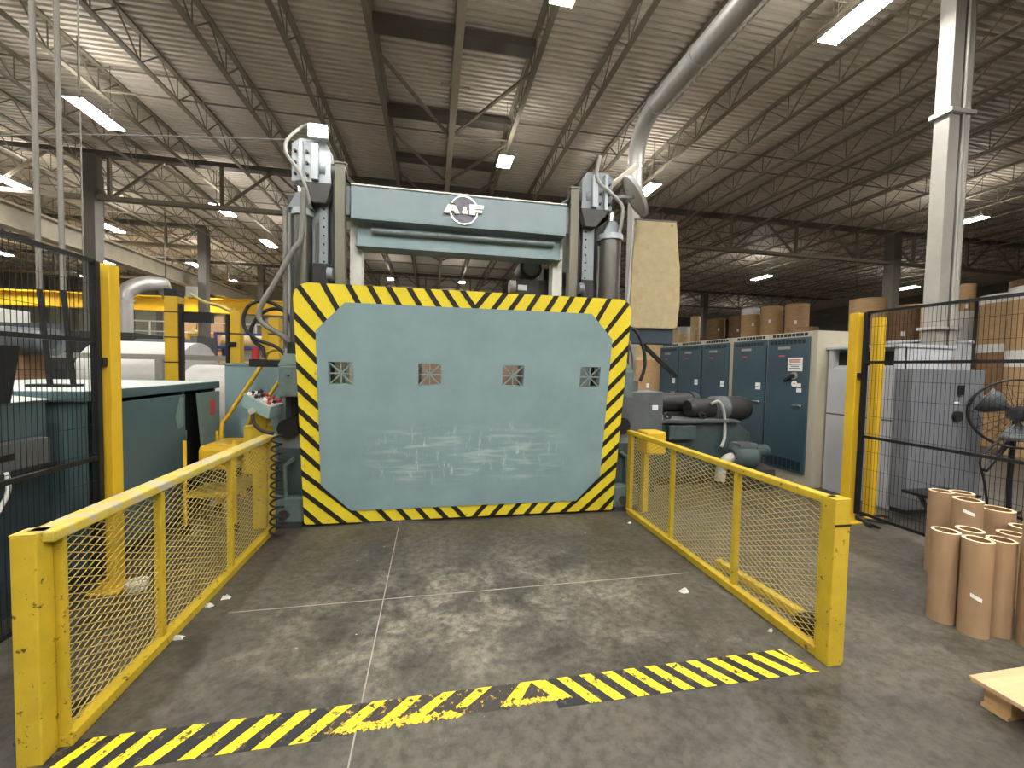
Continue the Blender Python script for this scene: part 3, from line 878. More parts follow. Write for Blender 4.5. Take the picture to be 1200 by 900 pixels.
for k, (pts, lab) in enumerate((
    ([(-1.46, 4.86, 1.95), (-1.55, 4.86, 2.18), (-1.75, 4.86, 2.30), (-1.92, 4.86, 2.24), (-1.97, 4.86, 2.05), (-1.86, 4.86, 1.90), (-1.66, 4.86, 1.82), (-1.55, 4.84, 1.72), (-1.52, 4.84, 1.66)], 'black hydraulic hose forming the larger loop left of the panel'),
    ([(-1.46, 4.95, 2.02), (-1.62, 4.95, 2.22), (-1.80, 4.95, 2.2), (-1.93, 4.95, 2.02), (-1.90, 4.93, 1.88), (-1.80, 4.9, 1.80), (-1.78, 4.88, 1.70)], 'black hydraulic hose forming the smaller loop left of the panel'))):
    tag(MB().pipe(pts, 0.019, 8, 6).build('hydraulic_hose', 'black_rubber', None, pts[-1]), lab, 'hose', 'black hydraulic hoses left of the panel')
tag(MB().cyl((-1.555, 4.85, 0.18), (-1.555, 4.85, 3.3), 0.025, n=12).build('riser_pipe', 'hose_grey', None, (-1.555, 4.85, 0.18)), 'thin grey riser pipe against the left edge of the striped panel', 'pipe')
va = thing('valve_manifold', 'black valve arm with fittings beside the left edge of the panel', 'valve', (-1.7, 4.82, 0))
MB().box(-1.90, -1.42, 4.80, 4.89, 1.60, 1.68).build('arm', 'black_metal', va, bevel=0.008)
MB().box(-1.53, -1.40, 4.80, 4.89, 1.50, 1.60).build('valve_body', 'black_metal', va, bevel=0.008)
MB().cyl((-1.53, 4.82, 1.68), (-1.53, 4.82, 1.80), 0.03, n=12).cyl((-1.53, 4.82, 1.72), (-1.53, 4.82, 1.75), 0.042, n=6).build('fitting', 'chrome', va)
MB().cyl((-1.84, 4.82, 1.68), (-1.84, 4.82, 1.80), 0.035, n=12).build('solenoid', 'red_paint', va)
MB().box(-1.50, -1.44, 4.82, 4.87, 0.18, 1.5).build('support', 'tower_dark', va)
# right tower extras: dish, curl of cable, strut, duct
ds = thing('round_dish', 'round pale dish mirror tilted on top of the right lift tower', 'mirror', (2.58, 5.15, 3.70))
dc = Vector((2.60, 5.08, 3.93))
dn = Vector((0.80, -0.28, 0.55)).normalized()
MB().lathe(dc-dn*0.035, dn, [(0.0, 0.075), (0.10, 0.068), (0.19, 0.045), (0.25, 0.012), (0.265, 0.0), (0.265, -0.02), (0.0, -0.02)], 32).build('mirror_face', 'dish', ds)
MB().lathe(dc-dn*0.035, dn, [(0.262, 0.016), (0.28, 0.016), (0.28, -0.03), (0.262, -0.03)], 32).build('rim', 'cable_grey', ds)
MB().bar(dc-dn*0.06, (2.22, 5.1, 3.86), 0.04, 0.04).build('arm', 'head_grey', ds)
cr = [(1.96, 4.86, 4.14), (1.97, 4.84, 4.22), (1.93, 4.84, 4.02), (1.96, 4.82, 3.90), (2.10, 4.82, 3.80), (2.26, 4.82, 3.66), (2.28, 4.84, 3.5), (2.24, 4.86, 3.30)]
tag(MB().pipe(cr, 0.022, 8, 6).build('hose', 'cable_grey', None, cr[-1]), 'pale hose curling over the top of the right lift tower', 'hose')
tag(MB().bar((2.20, 5.05, 3.98), (2.78, 5.45, 4.50), 0.05, 0.06).build('strut', 'steel_light', None, (2.20, 5.05, 3.98)), 'pale diagonal strut from the right tower up to the silver duct', 'strut')
# silver duct: runs along under the roof, elbows down behind the tower
du = thing('air_duct', 'silver round air duct running from the roof down behind the right tower', 'duct', (3.74, 7.45, 0))
MB().cyl((3.72, 0.6, 6.2), (3.72, 6.75, 6.2), 0.155, n=28).build('straight_run', 'galv', du)
ev = [(3.72, 6.75, 6.2)] + [(3.72+0.02*i/6, 6.75+0.68*math.sin(i*PI/12), 6.2-0.68*(1-math.cos(i*PI/12))) for i in range(1, 7)]
MB().pipe(ev, 0.150, 28).build('elbow', 'galv', du)
MB().cyl((3.74, 7.43, 5.52), (3.74, 7.43, 5.0), 0.14, n=28).build('drop_run', 'galv', du)
MB().cyl((3.74, 7.43, 5.0), (3.74, 7.43, 2.4), 0.12, n=24).build('lower_run', 'column_grey', du)
MB().cyl((3.74, 7.43, 2.4), (3.74, 7.43, 0.0), 0.12, n=24).build('floor_run', 'column_grey', du)
for yb in (5.55, 6.72):
    MB().cyl((3.72, yb-0.025, 6.2), (3.72, yb+0.025, 6.2), 0.172, n=28).build('band', 'galv', du)
MB().cyl((3.74, 7.43, 5.42), (3.74, 7.43, 5.46), 0.155, n=28).build('band', 'galv', du)
MB().cyl((3.74, 7.43, 4.98), (3.74, 7.43, 5.02), 0.155, n=28).build('band', 'galv', du)
MB().pipe([(3.90, 0.6, 6.10), (3.90, 6.7, 6.10)], 0.016, 8).build('support_wire', 'chrome', du)
for yb in (2.0, 5.0):
    MB().bar((3.72, yb, 6.35), (3.72, yb, 7.38), 0.015, 0.015).build('hanger', 'steel_dark', du)
# tan sheet hung on a frame right of the tower
ts = thing('tan_screen', 'tan fibreboard screen hung on the frame right of the right tower', 'screen', (3.06, 5.5, 2.2))
poly = [(2.705, 2.235), (3.435, 2.245), (3.465, 2.6), (3.45, 3.1), (3.40, 3.5), (3.375, 3.735), (2.76, 3.72), (2.72, 3.2)]
MB().prism(poly, (0, 5.44, 0), (1, 0, 0), (0, 0, 1), 0.04).build('sheet', 'tan_sheet', ts, bevel=0.006)
MB().bar((2.74, 5.42, 3.735), (3.38, 5.42, 3.75), 0.03, 0.02).build('top_strip', 'tower_dark', ts)
MB().bar((2.70, 5.46, 2.20), (2.78, 5.46, 3.74), 0.06, 0.04).build('frame_post', 'white_paint', ts)
MB().box(2.60, 3.42, 5.46, 5.66, 2.02, 2.24).build('bracket_beam', 'navy', ts, bevel=0.01)
MB().bar((2.95, 5.56, 2.05), (3.55, 5.56, 1.55), 0.05, 0.05).build('brace', 'black_metal', ts)
MB().box(2.60, 2.74, 5.46, 5.64, 0.0, 2.02).build('post', 'tower_dark', ts)
MB().cyl((3.30, 5.405, 3.69), (3.30, 5.40, 3.69), 0.018, n=10).build('rivet', 'sign_white', ts)
for k, pts in enumerate(([(2.28, 4.9, 2.15), (2.5, 4.88, 2.16), (2.62, 4.86, 1.95), (2.66, 4.86, 1.7), (2.6, 4.86, 1.5)], [(2.24, 4.95, 2.05), (2.42, 4.93, 2.05), (2.50, 4.9, 1.85), (2.52, 4.9, 1.6), (2.46, 4.9, 1.42)])):
    tag(MB().pipe(pts, 0.022, 8, 6).build('hydraulic_hose', 'black_rubber' if k == 0 else 'hose_grey', None, pts[-1]), ('black hydraulic hose' if k == 0 else 'grey hydraulic hose')+' hanging beside the right edge of the striped panel', 'hose')
vt = thing('valve_cabinet', 'worn grey valve cabinet beside the right edge of the striped panel', 'cabinet', (2.75, 5.15, 0))
MB().box(2.42, 3.02, 5.0, 5.4, 0.75, 1.36).build('body', 'motor_grey', vt, bevel=0.015)
MB().cyl((2.58, 5.15, 1.36), (2.58, 5.15, 1.50), 0.13, n=18).cyl((2.58, 5.15, 1.50), (2.58, 5.15, 1.62), 0.07, n=14).build('dome', 'motor_grey', vt)
MB().box(2.50, 2.95, 5.05, 5.35, 0, 0.75).build('pedestal', 'pump_teal', vt)
MB().box(2.86, 2.94, 4.99, 5.0, 1.12, 1.18).build('label_plate', 'sign_white', vt)

# ================================================================== YELLOW MESH GUARDS
def expanded(y0, y1, z0, z1, x):
    # expanded-metal sheet in the plane x = const
    p, st = 0.0180, 0.040
    m = MB()
    nz, ny = int((z1-z0)/p), int((y1-y0)/st)
    st = (y1-y0)/ny
    p = (z1-z0)/nz
    for j in range(nz):
        for i in range(ny):
            a = (x, y0+i*st, z0+(j+(i+j) % 2)*p)
            b = (x, y0+(i+1)*st, z0+(j+(i+1+j) % 2)*p)
            dv = Vector((0, b[1]-a[1], b[2]-a[2])).normalized()
            n_ = Vector((0, -dv.z, dv.y))*0.0021
            k = len(m.v)
            for q in (a, b):
                q = Vector(q)
                m.v += [q-n_-Vector((0.0015, 0, 0)), q+n_-Vector((0.0015, 0, 0)), q+n_+Vector((0.0015, 0, 0)), q-n_+Vector((0.0015, 0, 0))]
            for c in range(4):
                e = (c+1) % 4
                m.f.append([k+c, k+4+c, k+4+e, k+e])
                m.s.append(False)
    return m
def guard(x, s, ya, label, rail):
    g = thing('mesh_guard', label, 'guard fence', (x, ya, 0))
    y1 = 4.34
    # thick end post, standing proud on the walkway side
    MB().box(x-0.10 if s < 0 else x-0.04, x-0.012 if s < 0 else x+0.065, ya-0.03, ya+0.05, 0, 0.945).build('end_post', 'guard_yellow', g, bevel=0.006)
    MB().box(x-0.10 if s < 0 else x-0.04, x-0.012 if s < 0 else x+0.065, ya-0.03, ya+0.05, 0.945, 0.952).build('post_cap', rail, g)
    MB().box(x-0.03, x+0.02, ya+0.05, ya+0.07, 0.06, 0.91).build('edge_strip', 'guard_yellow', g)
    ys = (ya+0.06, 2.66, 3.50, y1)
    for yy in ys[1:]:
        w_ = 0.019 if yy < 4 else 0.04
        MB().box(x-0.02, x+0.02, yy-w_, yy+w_, 0.04, 0.91).build('post', 'guard_yellow', g, bevel=0.004)
    tw = 0.05 if s < 0 else 0.032
    MB().box(x-tw-(0.03 if s < 0 else 0), x+tw-0.02*(s < 0), ya, y1+0.05, 0.905, 0.952).build('top_rail', rail, g, bevel=0.008)
    MB().box(x-0.035, x+0.035, ya+0.05, y1, 0.0, 0.05).build('bottom_rail', 'guard_yellow', g, bevel=0.006)
    MB().box(x-0.012 if s < 0 else x-0.045, x+0.045 if s < 0 else x+0.012, ya+0.05, y1, 0.05, 0.062).build('bottom_lip', 'guard_yellow', g)
    for a, b in zip(ys, ys[1:]):
        expanded(a+0.02, b-0.02, 0.06, 0.905, x).build('mesh_sheet', 'mesh_yellow', g, kind='stuff')
    return g
gl = guard(-1.52, -1, 1.96, 'yellow expanded-mesh guard left of the walkway with worn thick end post', 'guard_rail_dusty')
gr = guard(2.235, 1, 1.90, 'yellow expanded-mesh guard right of the walkway', 'guard_yellow')
MB().box(2.194, 2.301, 1.866, 1.87, 0.80, 0.812).build('scorch_mark', 'haz_black', gr)
# yellow sheet pieces at the far end of the guards
tag(MB().box(2.40, 2.64, 4.28, 4.52, 0.68, 0.94).build('motor_cover', 'post_yellow', None, (2.5, 4.4, 0.68), bevel=0.02), 'bright yellow sheet cover behind the far end of the right guard', 'cover')
MB().box(2.42, 2.48, 4.36, 4.44, 0.0, 0.68).build('leg', 'guard_yellow', bpy.data.objects['motor_cover'])
# tube stop lying along the foot of the right guard, label roll and debris
tag(MB().bar((2.45, 2.28, 0.03), (2.40, 3.05, 0.03), 0.06, 0.05).build('floor_bar', 'guard_yellow', None, (2.42, 2.66, 0)), 'yellow bar lying on the floor behind the right guard', 'bar')
dr = thing('tape_roll', 'small white roll of tape leaning in the right guard mesh', 'tape roll', (2.34, 1.98, 0.12))
MB().lathe((2.30, 1.98, 0.20), (0.95, -0.1, 0.15), [(0.02, 0.0), (0.055, 0.0), (0.055, 0.03), (0.02, 0.03), (0.02, 0.0)], 24).build('disc', 'paper_white', dr)
MB().cyl((2.30, 1.98, 0.20), (2.325, 1.978, 0.204), 0.019, n=14).build('core', 'core_inner', dr)
tag(MB().box(2.30, 2.46, 2.02, 2.20, 0.0, 0.11).box(2.33, 2.42, 2.05, 2.12, 0.11, 0.15).build('black_block', 'black_rubber', None, (2.38, 2.1, 0), bevel=0.012), 'black rubber block on the floor inside the right guard', 'block')
tag(MB().prism([(0, 0), (0.25, 0), (0.22, 0.05), (0.04, 0.06)], (-1.74, 2.05, 0), (0.25, 0.97, 0), (0, 0, 1), 0.09).build('debris_block', 'tower_dark', None, (-1.68, 2.15, 0), bevel=0.01), 'dark scrap block with pale top at the foot of the left guard', 'scrap')
def litter(x, y, r, label, z=0.0):
    m = MB()
    n_ = 9
    ring = [(x+r*random.uniform(0.5, 1.1)*math.cos(2*PI*i/n_), y+0.6*r*random.uniform(0.5, 1.1)*math.sin(2*PI*i/n_), z+0.001) for i in range(n_)]
    top = [(x+(p[0]-x)*0.6, y+(p[1]-y)*0.6, z+0.008+random.uniform(0, 0.014)) for p in ring]
    m._add(ring+top, [(i, (i+1) % n_, n_+(i+1) % n_, n_+i) for i in range(n_)] + [[n_+i for i in range(n_)]])
    tag(m.build('paper_scrap', 'litter_white', None, (x, y, z)), label, 'litter', 'scraps on the floor')
litter(-1.40, 3.14, 0.05, 'crumpled white scrap on the floor by the left guard foot')
litter(-1.46, 3.05, 0.035, 'thin white scrap under the left guard rail')
litter(1.87, 2.72, 0.055, 'pale plastic scrap on the concrete near the right guard')
litter(-1.47, 2.72, 0.05, 'white paper strip at the foot of the left guard middle post')
litter(2.10, 4.05, 0.03, 'tiny white scrap beside the right hinge bracket')
litter(2.13, 2.20, 0.02, 'tiny white chip by the right guard near its end post')
bw = thing('plastic_tub', 'white plastic lid lying behind the left guard mesh', 'lid', (-2.08, 3.38, 0))
MB().lathe((-2.08, 3.38, 0.0), (0, 0, 1), [(0.0, 0.04), (0.058, 0.04), (0.066, 0.055), (0.072, 0.05), (0.066, 0.0), (0.0, 0.0)], 24).build('lid', 'paper_white', bw)

# ================================================================== FLOOR HAZARD TAPE
tp = thing('hazard_tape', 'worn yellow and black striped tape line across the floor between the guards', 'floor tape', (0.35, 1.95, 0))
T0, T1 = 1.862, 2.042
def jag(xa, xb, ya, amp, n_):
    n_ *= 3
    return [(xa+(xb-xa)*(i+random.uniform(-0.35, 0.35))/n_, ya+random.uniform(-amp, amp)*random.uniform(0.2, 1.3)) for i in range(n_+1)]
MB().prism([(-1.53, T0), (-0.46, T0)] + [(-0.46, T1), (-1.53, T1)], (0, 0, 0.0005), (1, 0, 0), (0, 1, 0), 0.0012).build('black_backing', 'tape_black', tp)
MB().prism([(0.62, T0-0.006), (2.10, T0-0.012), (2.04, T1), (0.62, T1)], (0, 0, 0.0005), (1, 0, 0), (0, 1, 0), 0.0012).build('black_backing', 'tape_black', tp)
lowj = [(-0.46, T0+0.005)] + [(x, 1.878 + 0.03*math.sin(x*9)**2 + 0.03*max(0, (x-0.1)) + random.uniform(-0.012, 0.012)) for x in [(-0.43+0.035*i) for i in range(30)]] + [(0.62, 1.9)]
MB().prism(lowj + [(0.62, T1), (-0.46, T1)], (0, 0, 0.0005), (1, 0, 0), (0, 1, 0), 0.001).build('worn_backing', 'tape_grit', tp)
def stripe(xb0, xb1, xt0, xt1, m='tape_yellow', lo=T0, worn=False):
    lowp = [(xb0, lo), (xb1, lo)]
    if worn:
        lowp = jag(xb0, xb1, lo+0.008, 0.008, 5)
    MB().prism(lowp + [(xt1, T1), (xt0, T1)], (0, 0, 0.0017), (1, 0, 0), (0, 1, 0), 0.001).build('yellow_stripe', m, tp)
for b0, b1, t0, t1 in ((-1.52, -1.47, -1.43, -1.38), (-1.405, -1.347, -1.328, -1.273), (-1.295, -1.240, -1.205, -1.151), (-1.169, -1.107, -1.047, -0.982), (-1.014, -0.949, -0.892, -0.827), (-0.877, -0.814, -0.742, -0.677), (-0.738, -0.672, -0.600, -0.525), (-0.592, -0.520, -0.434, -0.359)):
    stripe(b0, b1, t0, t1)
for b0, b1, t0, t1, lo in ((-0.43, -0.35, -0.27, -0.20, 1.885), (-0.22, -0.14, -0.10, -0.035, 1.915), (-0.10, -0.03, 0.07, 0.135, 1.90), (0.13, 0.19, 0.245, 0.32, 1.93)):
    stripe(b0, b1, t0, t1, 'tape_yellow', lo, True)
stripe(0.34, 0.43, 0.47, 0.53, 'tape_yellow', 1.90, True)
stripe(0.63, 0.71, 0.52, 0.60, 'tape_yellow', 1.90, True)
MB().prism(jag(0.42, 0.66, 1.902, 0.01, 10) + jag(0.62, 0.44, 1.935, 0.012, 8), (0, 0, 0.0014), (1, 0, 0), (0, 1, 0), 0.001).build('worn_yellow_edge', 'tape_orange', tp)
MB().prism(jag(-0.42, 0.16, 1.885, 0.014, 20) + jag(0.10, -0.40, 1.925, 0.014, 16), (0, 0, 0.0014), (1, 0, 0), (0, 1, 0), 0.001).build('worn_yellow_edge', 'tape_orange', tp)
x = 0.665
for i in range(11):
    stripe(x+0.118, x+0.182, x, x+0.062, lo=T0-0.006-0.0005*i)
    x += 0.1275
stripe(2.095, 2.115, 2.035, 2.05, lo=1.858)

# ================================================================== BLACK WIRE FENCES
def wire_fence(x, y_post, y_near, side, label):
    f = thing('wire_fence', label, 'wire fence', (x, y_post, 0))
    py0, py1 = y_post, y_post+0.10
    MB().box(x-0.05, x+0.05, py0, py1, 0.012, 2.31).build('post', 'post_yellow', f, bevel=0.005)
    MB().box(x-0.10, x+0.10, py0-0.05, py1+0.05, 0, 0.012).build('base_plate', 'post_yellow', f)
    MB().box(x-0.02, x+0.02, py0-0.075, py0-0.035, 0.12, 2.31).build('frame_stile', 'black_metal', f)
    MB().box(x-0.03, x+0.03, py0-0.04, py0, 1.60, 1.66).build('latch', 'black_metal', f)
    for z in (0.13, 0.96, 1.76, 2.29):
        MB().box(x-0.014, x+0.014, y_near, py0-0.06, z, z+0.028).build('rail', 'black_metal', f)
    m = MB()
    y = y_near
    while y < py0-0.08:
        m.box(x-0.0013, x+0.0013, y-0.0013, y+0.0013, 0.14, 2.29)
        y += 0.034
    z = 0.25
    while z < 2.28:
        m.box(x-0.0016, x+0.0016, y_near, py0-0.06, z-0.0016, z+0.0016)
        z += 0.19
    m.build('wire_infill', 'black_metal', f, kind='stuff')
    MB().box(x-0.03, x+0.03, y_near-0.06, y_near, 0, 2.31).build('near_post', 'black_metal', f)
    return f
wire_fence(-2.25, 3.36, 1.2, -1, 'black wire mesh fence panel on a yellow post at the left')
wire_fence(4.58, 3.72, 1.0, 1, 'black wire mesh fence panel on a yellow post at the right')
def yellow_post(x, y, h, w_, label, ring=True, z=0.0):
    p = thing('guard_post', label, 'post', (x, y, z), 'yellow guard posts')
    MB().box(x-w_, x+w_, y-w_, y+w_, z, h).build('shaft', 'post_yellow', p, bevel=0.006)
    MB().box(x-w_-0.05, x+w_+0.05, y-w_-0.05, y+w_+0.05, z, z+0.012).build('base_plate', 'post_yellow', p)
    if ring:
        k = z+0.35
        while k < h-0.1:
            MB().box(x-w_-0.004, x+w_+0.004, y-w_-0.004, y+w_+0.004, k, k+0.018).build('band', 'haz_black', p)
            k += 0.42
    return p
yellow_post(4.98, 3.85, 2.29, 0.045, 'second yellow post at right, in front of the grey cabinet', False)
yp = yellow_post(-4.30, 8.0, 2.72, 0.10, 'tall banded yellow post rising behind the left cabinet')
MB().box(-4.40, -4.20, 7.9, 8.1, 2.72, 2.84).build('sensor_head', 'black_metal', yp)
MB().box(-4.19, -4.14, 7.9, 7.98, 0.0, 2.6).build('edge_strip', 'black_metal', yp)
MB().box(-4.14, -3.72, 7.95, 8.05, 2.30, 2.48).build('sensor_arm', 'black_metal', yp)
yp2 = yellow_post(-2.72, 6.5, 2.36, 0.065, 'banded yellow post left of the press hoses')
MB().box(-2.83, -2.795, 6.42, 6.5, 0.0, 2.3).build('edge_strip', 'black_metal', yp2)
MB().box(-2.79, -2.70, 6.40, 6.43, 1.86, 1.92).build('reflector', 'black_metal', yp2)
yellow_post(-2.92, 8.2, 2.30, 0.08, 'yellow post behind the hoses, beside the black gate frame', False)
yellow_post(-2.15, 6.3, 2.26, 0.07, 'yellow post right behind the hose loops', True)
tag(MB().pipe([(-4.05, 8.0, 2.78), (-3.7, 7.7, 2.62), (-3.3, 7.3, 2.52), (-2.95, 6.8, 2.40), (-2.76, 6.5, 2.38)], 0.025, 8, 4).build('overhead_cable', 'guard_rail_dusty', None, (-2.76, 6.5, 2.38)), 'sagging pale cable strung between the two banded yellow posts', 'cable')
gf = thing('gate_frame', 'narrow black gate frame between the yellow posts behind the hoses', 'gate', (-2.4, 7.6, 0))
for x0 in (-2.62, -2.24):
    MB().box(x0-0.02, x0+0.02, 7.58, 7.62, 0, 2.15).build('stile', 'black_metal', gf)
for z in (0.1, 1.4, 1.65, 2.12):
    MB().box(-2.60, -2.26, 7.585, 7.615, z, z+0.03).build('rail', 'black_metal', gf)

# ================================================================== LEFT: CABINET AND DARK MACHINE
ca = thing('machine_cabinet', 'blue-grey steel cabinet with pale lit top and ajar door behind the left guard', 'cabinet', (-3.3, 4.4, 0))
MB().box(-4.15, -2.52, 3.52, 5.33, 0.0, 0.08).build('plinth', 'navy', ca)
b_ = MB().box(-4.15, -3.3, 3.5, 5.35, 0.08, 1.34).box(-3.3, -2.47, 3.5, 3.54, 0.08, 1.34).box(-3.3, -2.47, 5.31, 5.35, 0.08, 1.34).box(-3.3, -2.47, 4.70, 4.74, 0.08, 1.34).build('body', 'teal_cab', ca)
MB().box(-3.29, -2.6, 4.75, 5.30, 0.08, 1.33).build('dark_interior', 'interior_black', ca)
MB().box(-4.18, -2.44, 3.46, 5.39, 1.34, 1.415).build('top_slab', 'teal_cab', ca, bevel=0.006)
MB().box(-4.17, -2.45, 3.47, 5.38, 1.415, 1.419).build('lit_top_skin', 'teal_lit_top', ca)  # pale skin paints the light falling on the cabinet top
dd = MB().box(-2.465, -2.435, 3.56, 4.69, 0.12, 1.31).build('door', 'teal_cab', ca, bevel=0.006)
MB().prism([(4.52, 1.10), (4.60, 1.30), (4.66, 1.28), (4.65, 1.0), (4.56, 0.98)], (-2.434, 0, 0), (0, 1, 0), (0, 0, 1), 0.002).build('worn_patch', 'teal_light', dd)
da = MB().prism([(4.90, 1.31), (5.30, 1.31), (5.30, 0.12), (5.06, 0.12)], (-2.67, 0, 0), (0.045, 1, 0), (0, 0, 1), 0.03).build('ajar_door', 'teal_light', ca, bevel=0.004)
MB().prism([(5.10, 1.05), (5.20, 1.05), (5.20, 1.22), (5.10, 1.22)], (-2.639, 0, 0), (0.045, 1, 0), (0, 0, 1), 0.003).build('warning_label', 'sign_red', da)
MB().box(-2.60, -2.59, 4.80, 4.84, 0.86, 0.885).build('red_readout', 'led_red', ca)
MB().box(-2.60, -2.59, 4.90, 4.96, 0.83, 0.88).build('white_readout', 'led_white', ca)
MB().box(-2.60, -2.595, 4.97, 5.02, 0.80, 0.9).build('worn_patch', 'teal_light', ca)

na = thing('dark_machine', 'dark navy machine with sloping hood behind the left wire fence', 'machine', (-3.3, 2.6, 0))
MB().box(-4.8, -2.62, 1.6, 3.42, 0.0, 1.06).build('base', 'navy', na, bevel=0.01)
MB().prism([(-4.9, 1.60), (-2.62, 1.36), (-2.62, 1.06), (-4.9, 1.06)], (0, 3.40, 0), (1, 0, 0), (0, 0, 1), 1.2).build('hood', 'teal_cab', na)
MB().prism([(-4.9, 1.604), (-2.62, 1.364), (-2.62, 1.36), (-4.9, 1.60)], (0, 3.44, 0), (1, 0, 0), (0, 0, 1), 1.25).build('hood_top', 'teal_lit_top', na)  # same painted-in light on the sloping hood
MB().box(-2.62, -2.52, 2.70, 3.30, 0.95, 1.12).build('junction_box', 'motor_grey', na, bevel=0.006)
MB().box(-2.64, -2.50, 2.68, 3.32, 0.92, 0.95).build('box_shelf', 'black_metal', na)
MB().box(-2.56, -2.515, 2.96, 3.05, 1.02, 1.06).build('knob_plate', 'interior_black', na)
MB().box(-2.63, -2.60, 2.30, 2.62, 0.55, 0.75).build('hatch', 'interior_black', na)
MB().pipe([(-2.50, 2.98, 0.96), (-2.48, 2.96, 0.84), (-2.49, 2.88, 0.68), (-2.48, 2.86, 0.5), (-2.50, 2.78, 0.3), (-2.52, 2.65, 0.15)], 0.012, 8, 5).build('white_lead', 'paper_white', na)
MB().box(-2.60, -2.48, 2.2, 2.36, 0.2, 0.5).build('pale_box', 'cable_grey', na)
MB().cyl((-2.56, 2.5, 0.35), (-2.50, 2.5, 0.35), 0.14, n=20).build('hand_wheel', 'black_metal', na)
tag(MB().prism([(2.50, 1.38), (2.90, 1.38), (2.97, 1.72), (2.46, 1.72)], (-2.62, 0, 0), (0, 1, 0), (0, 0, 1), 0.22).build('parts_bin', 'black_metal', None, (-2.5, 2.7, 1.38), bevel=0.006), 'black bin on the dark machine at the left edge', 'bin')
for x_, lab in ((-3.10, 'left of the two pale conduits hanging from the roof at the far left'), (-2.94, 'right of the two pale conduits hanging from the roof at the far left')):
    h = thing('hanging_conduit', lab, 'conduit', (x_, 4.0, 1.42), 'hanging conduits')
    MB().cyl((x_, 4.0, 2.2), (x_, 4.0, 7.98), 0.018, n=12).build('upper_pipe', 'column_dark', h)
    MB().bar((x_, 4.0, 2.2), (x_+0.07, 3.98, 1.42), 0.026, 0.026).build('lower_leg', 'black_metal', h)
    MB().box(x_-0.05, x_+0.09, 3.92, 4.06, 1.419, 1.44).build('foot', 'black_metal', h)
tag(MB().cyl((-2.83, 4.05, 2.45), (-2.83, 4.05, 7.98), 0.005, n=8).build('thin_wire', 'column_dark', None, (-2.99, 4.05, 2.45)), 'thin pale wire hanging beside the two roof conduits', 'wire')
ro = thing('grey_roller', 'grey steel roller with open end behind the left wire fence', 'roller', (-5.6, 6.3, 0))
MB().cyl((-7.0, 6.5, 1.92), (-4.72, 6.2, 1.85), 0.17, n=24).build('barrel', 'motor_grey', ro)
MB().lathe((-4.72, 6.2, 1.85), (2.28, -0.3, -0.07), [(0.17, 0.0), (0.17, 0.06), (0.10, 0.06), (0.10, -0.1), (0.0, -0.1)], 24).build('end_ring', 'tower_grey', ro)
for xx in (-6.6, -5.1):
    MB().box(xx-0.08, xx+0.08, 6.25, 6.55, 0.0, 1.75).build('stand', 'kraft_dark', ro)

# control desk on its yellow pedestal, coil cord
cd = thing('control_desk', 'blue-grey push-button control box on a yellow pedestal at the left guard end', 'control box', (-1.72, 4.35, 0))
MB().prism([(-1.72, 1.24), (-1.49, 1.12), (-1.47, 1.23), (-1.70, 1.355)], (0, 4.52, 0), (1, 0, 0), (0, 0, 1), 0.34).build('housing', 'teal_light', cd, bevel=0.006)
sl = Vector((0.23, 0, -0.125)).normalized()
nl = Vector((0.125, 0, 0.23)).normalized()
fp = MB().bar(Vector((-1.70, 4.35, 1.358)), Vector((-1.47, 4.35, 1.233)), 0.33, 0.008, nl).build('face_plate', 'cable_grey', cd)
for i in range(4):
    for j in range(5):
        if random.random() < 0.9:
            p = Vector((-1.70, 4.22+j*0.065, 1.360)) + sl*(0.035+i*0.062)
            MB().cyl(p, p+nl*random.uniform(0.02, 0.04), random.uniform(0.012, 0.019), n=12).build('push_button', random.choice(['black_metal', 'black_metal', 'red_paint', 'white_paint']), fp)
MB().box(-1.72, -1.59, 4.41, 4.54, 0.0, 1.18).build('pedestal', 'guard_yellow', cd, bevel=0.008)
MB().box(-1.80, -1.57, 4.43, 4.52, 0.55, 1.02).build('pedestal_gusset', 'guard_yellow', cd)
MB().pipe([(-1.62, 4.18, 1.2), (-1.60, 4.14, 1.10), (-1.54, 4.13, 1.03), (-1.47, 4.14, 1.0), (-1.44, 4.16, 0.99)], 0.016, 8, 5).build('cord_tail', 'black_rubber', cd)
MB().cyl((-1.62, 4.18, 1.20), (-1.62, 4.14, 1.20), 0.028, n=10).build('gland', 'cable_grey', cd)
hx = []
for i in range(11*12+1):
    a = i/12*2*PI
    zz = 0.98-0.94*i/(11*12)
    rr_ = 0.040+0.022*(i/(11*12))
    hx.append((-1.415+rr_*math.cos(a)*1.0, 4.16+rr_*math.sin(a), zz))
tag(MB().pipe(hx, 0.010, 6).build('coil_cord', 'black_rubber', None, (-1.415, 4.16, 0.04)), 'black coiled cord hanging to the floor at the far end of the left guard', 'cord')
# yellow basket cart and handrail behind the left guard
bk = thing('yellow_cart', 'low yellow tubular cart with tray behind the far end of the left guard', 'cart', (-2.0, 4.6, 0))
MB().box(-2.25, -1.86, 4.35, 4.95, 0.62, 0.65).build('tray', 'post_yellow', bk)
MB().box(-2.20, -1.88, 4.40, 4.9, 0.65, 0.84).build('yellow_bundle', 'post_yellow', bk, bevel=0.05)
MB().box(-2.28, -1.84, 4.33, 4.97, 0.36, 0.39).build('lower_tray', 'guard_yellow', bk)
for xx in (-2.27, -1.85):
    for yy in (4.35, 4.95):
        MB().cyl((xx, yy, 0.06), (xx, yy, 0.9), 0.016, n=8).build('leg', 'post_yellow', bk)
        MB().cyl((xx-0.02, yy, 0.05), (xx+0.02, yy, 0.05), 0.05, n=12).build('caster', 'black_rubber', bk)
MB().box(-2.20, -1.90, 4.34, 4.36, 0.50, 0.62).build('grille', 'motor_dark', bk)
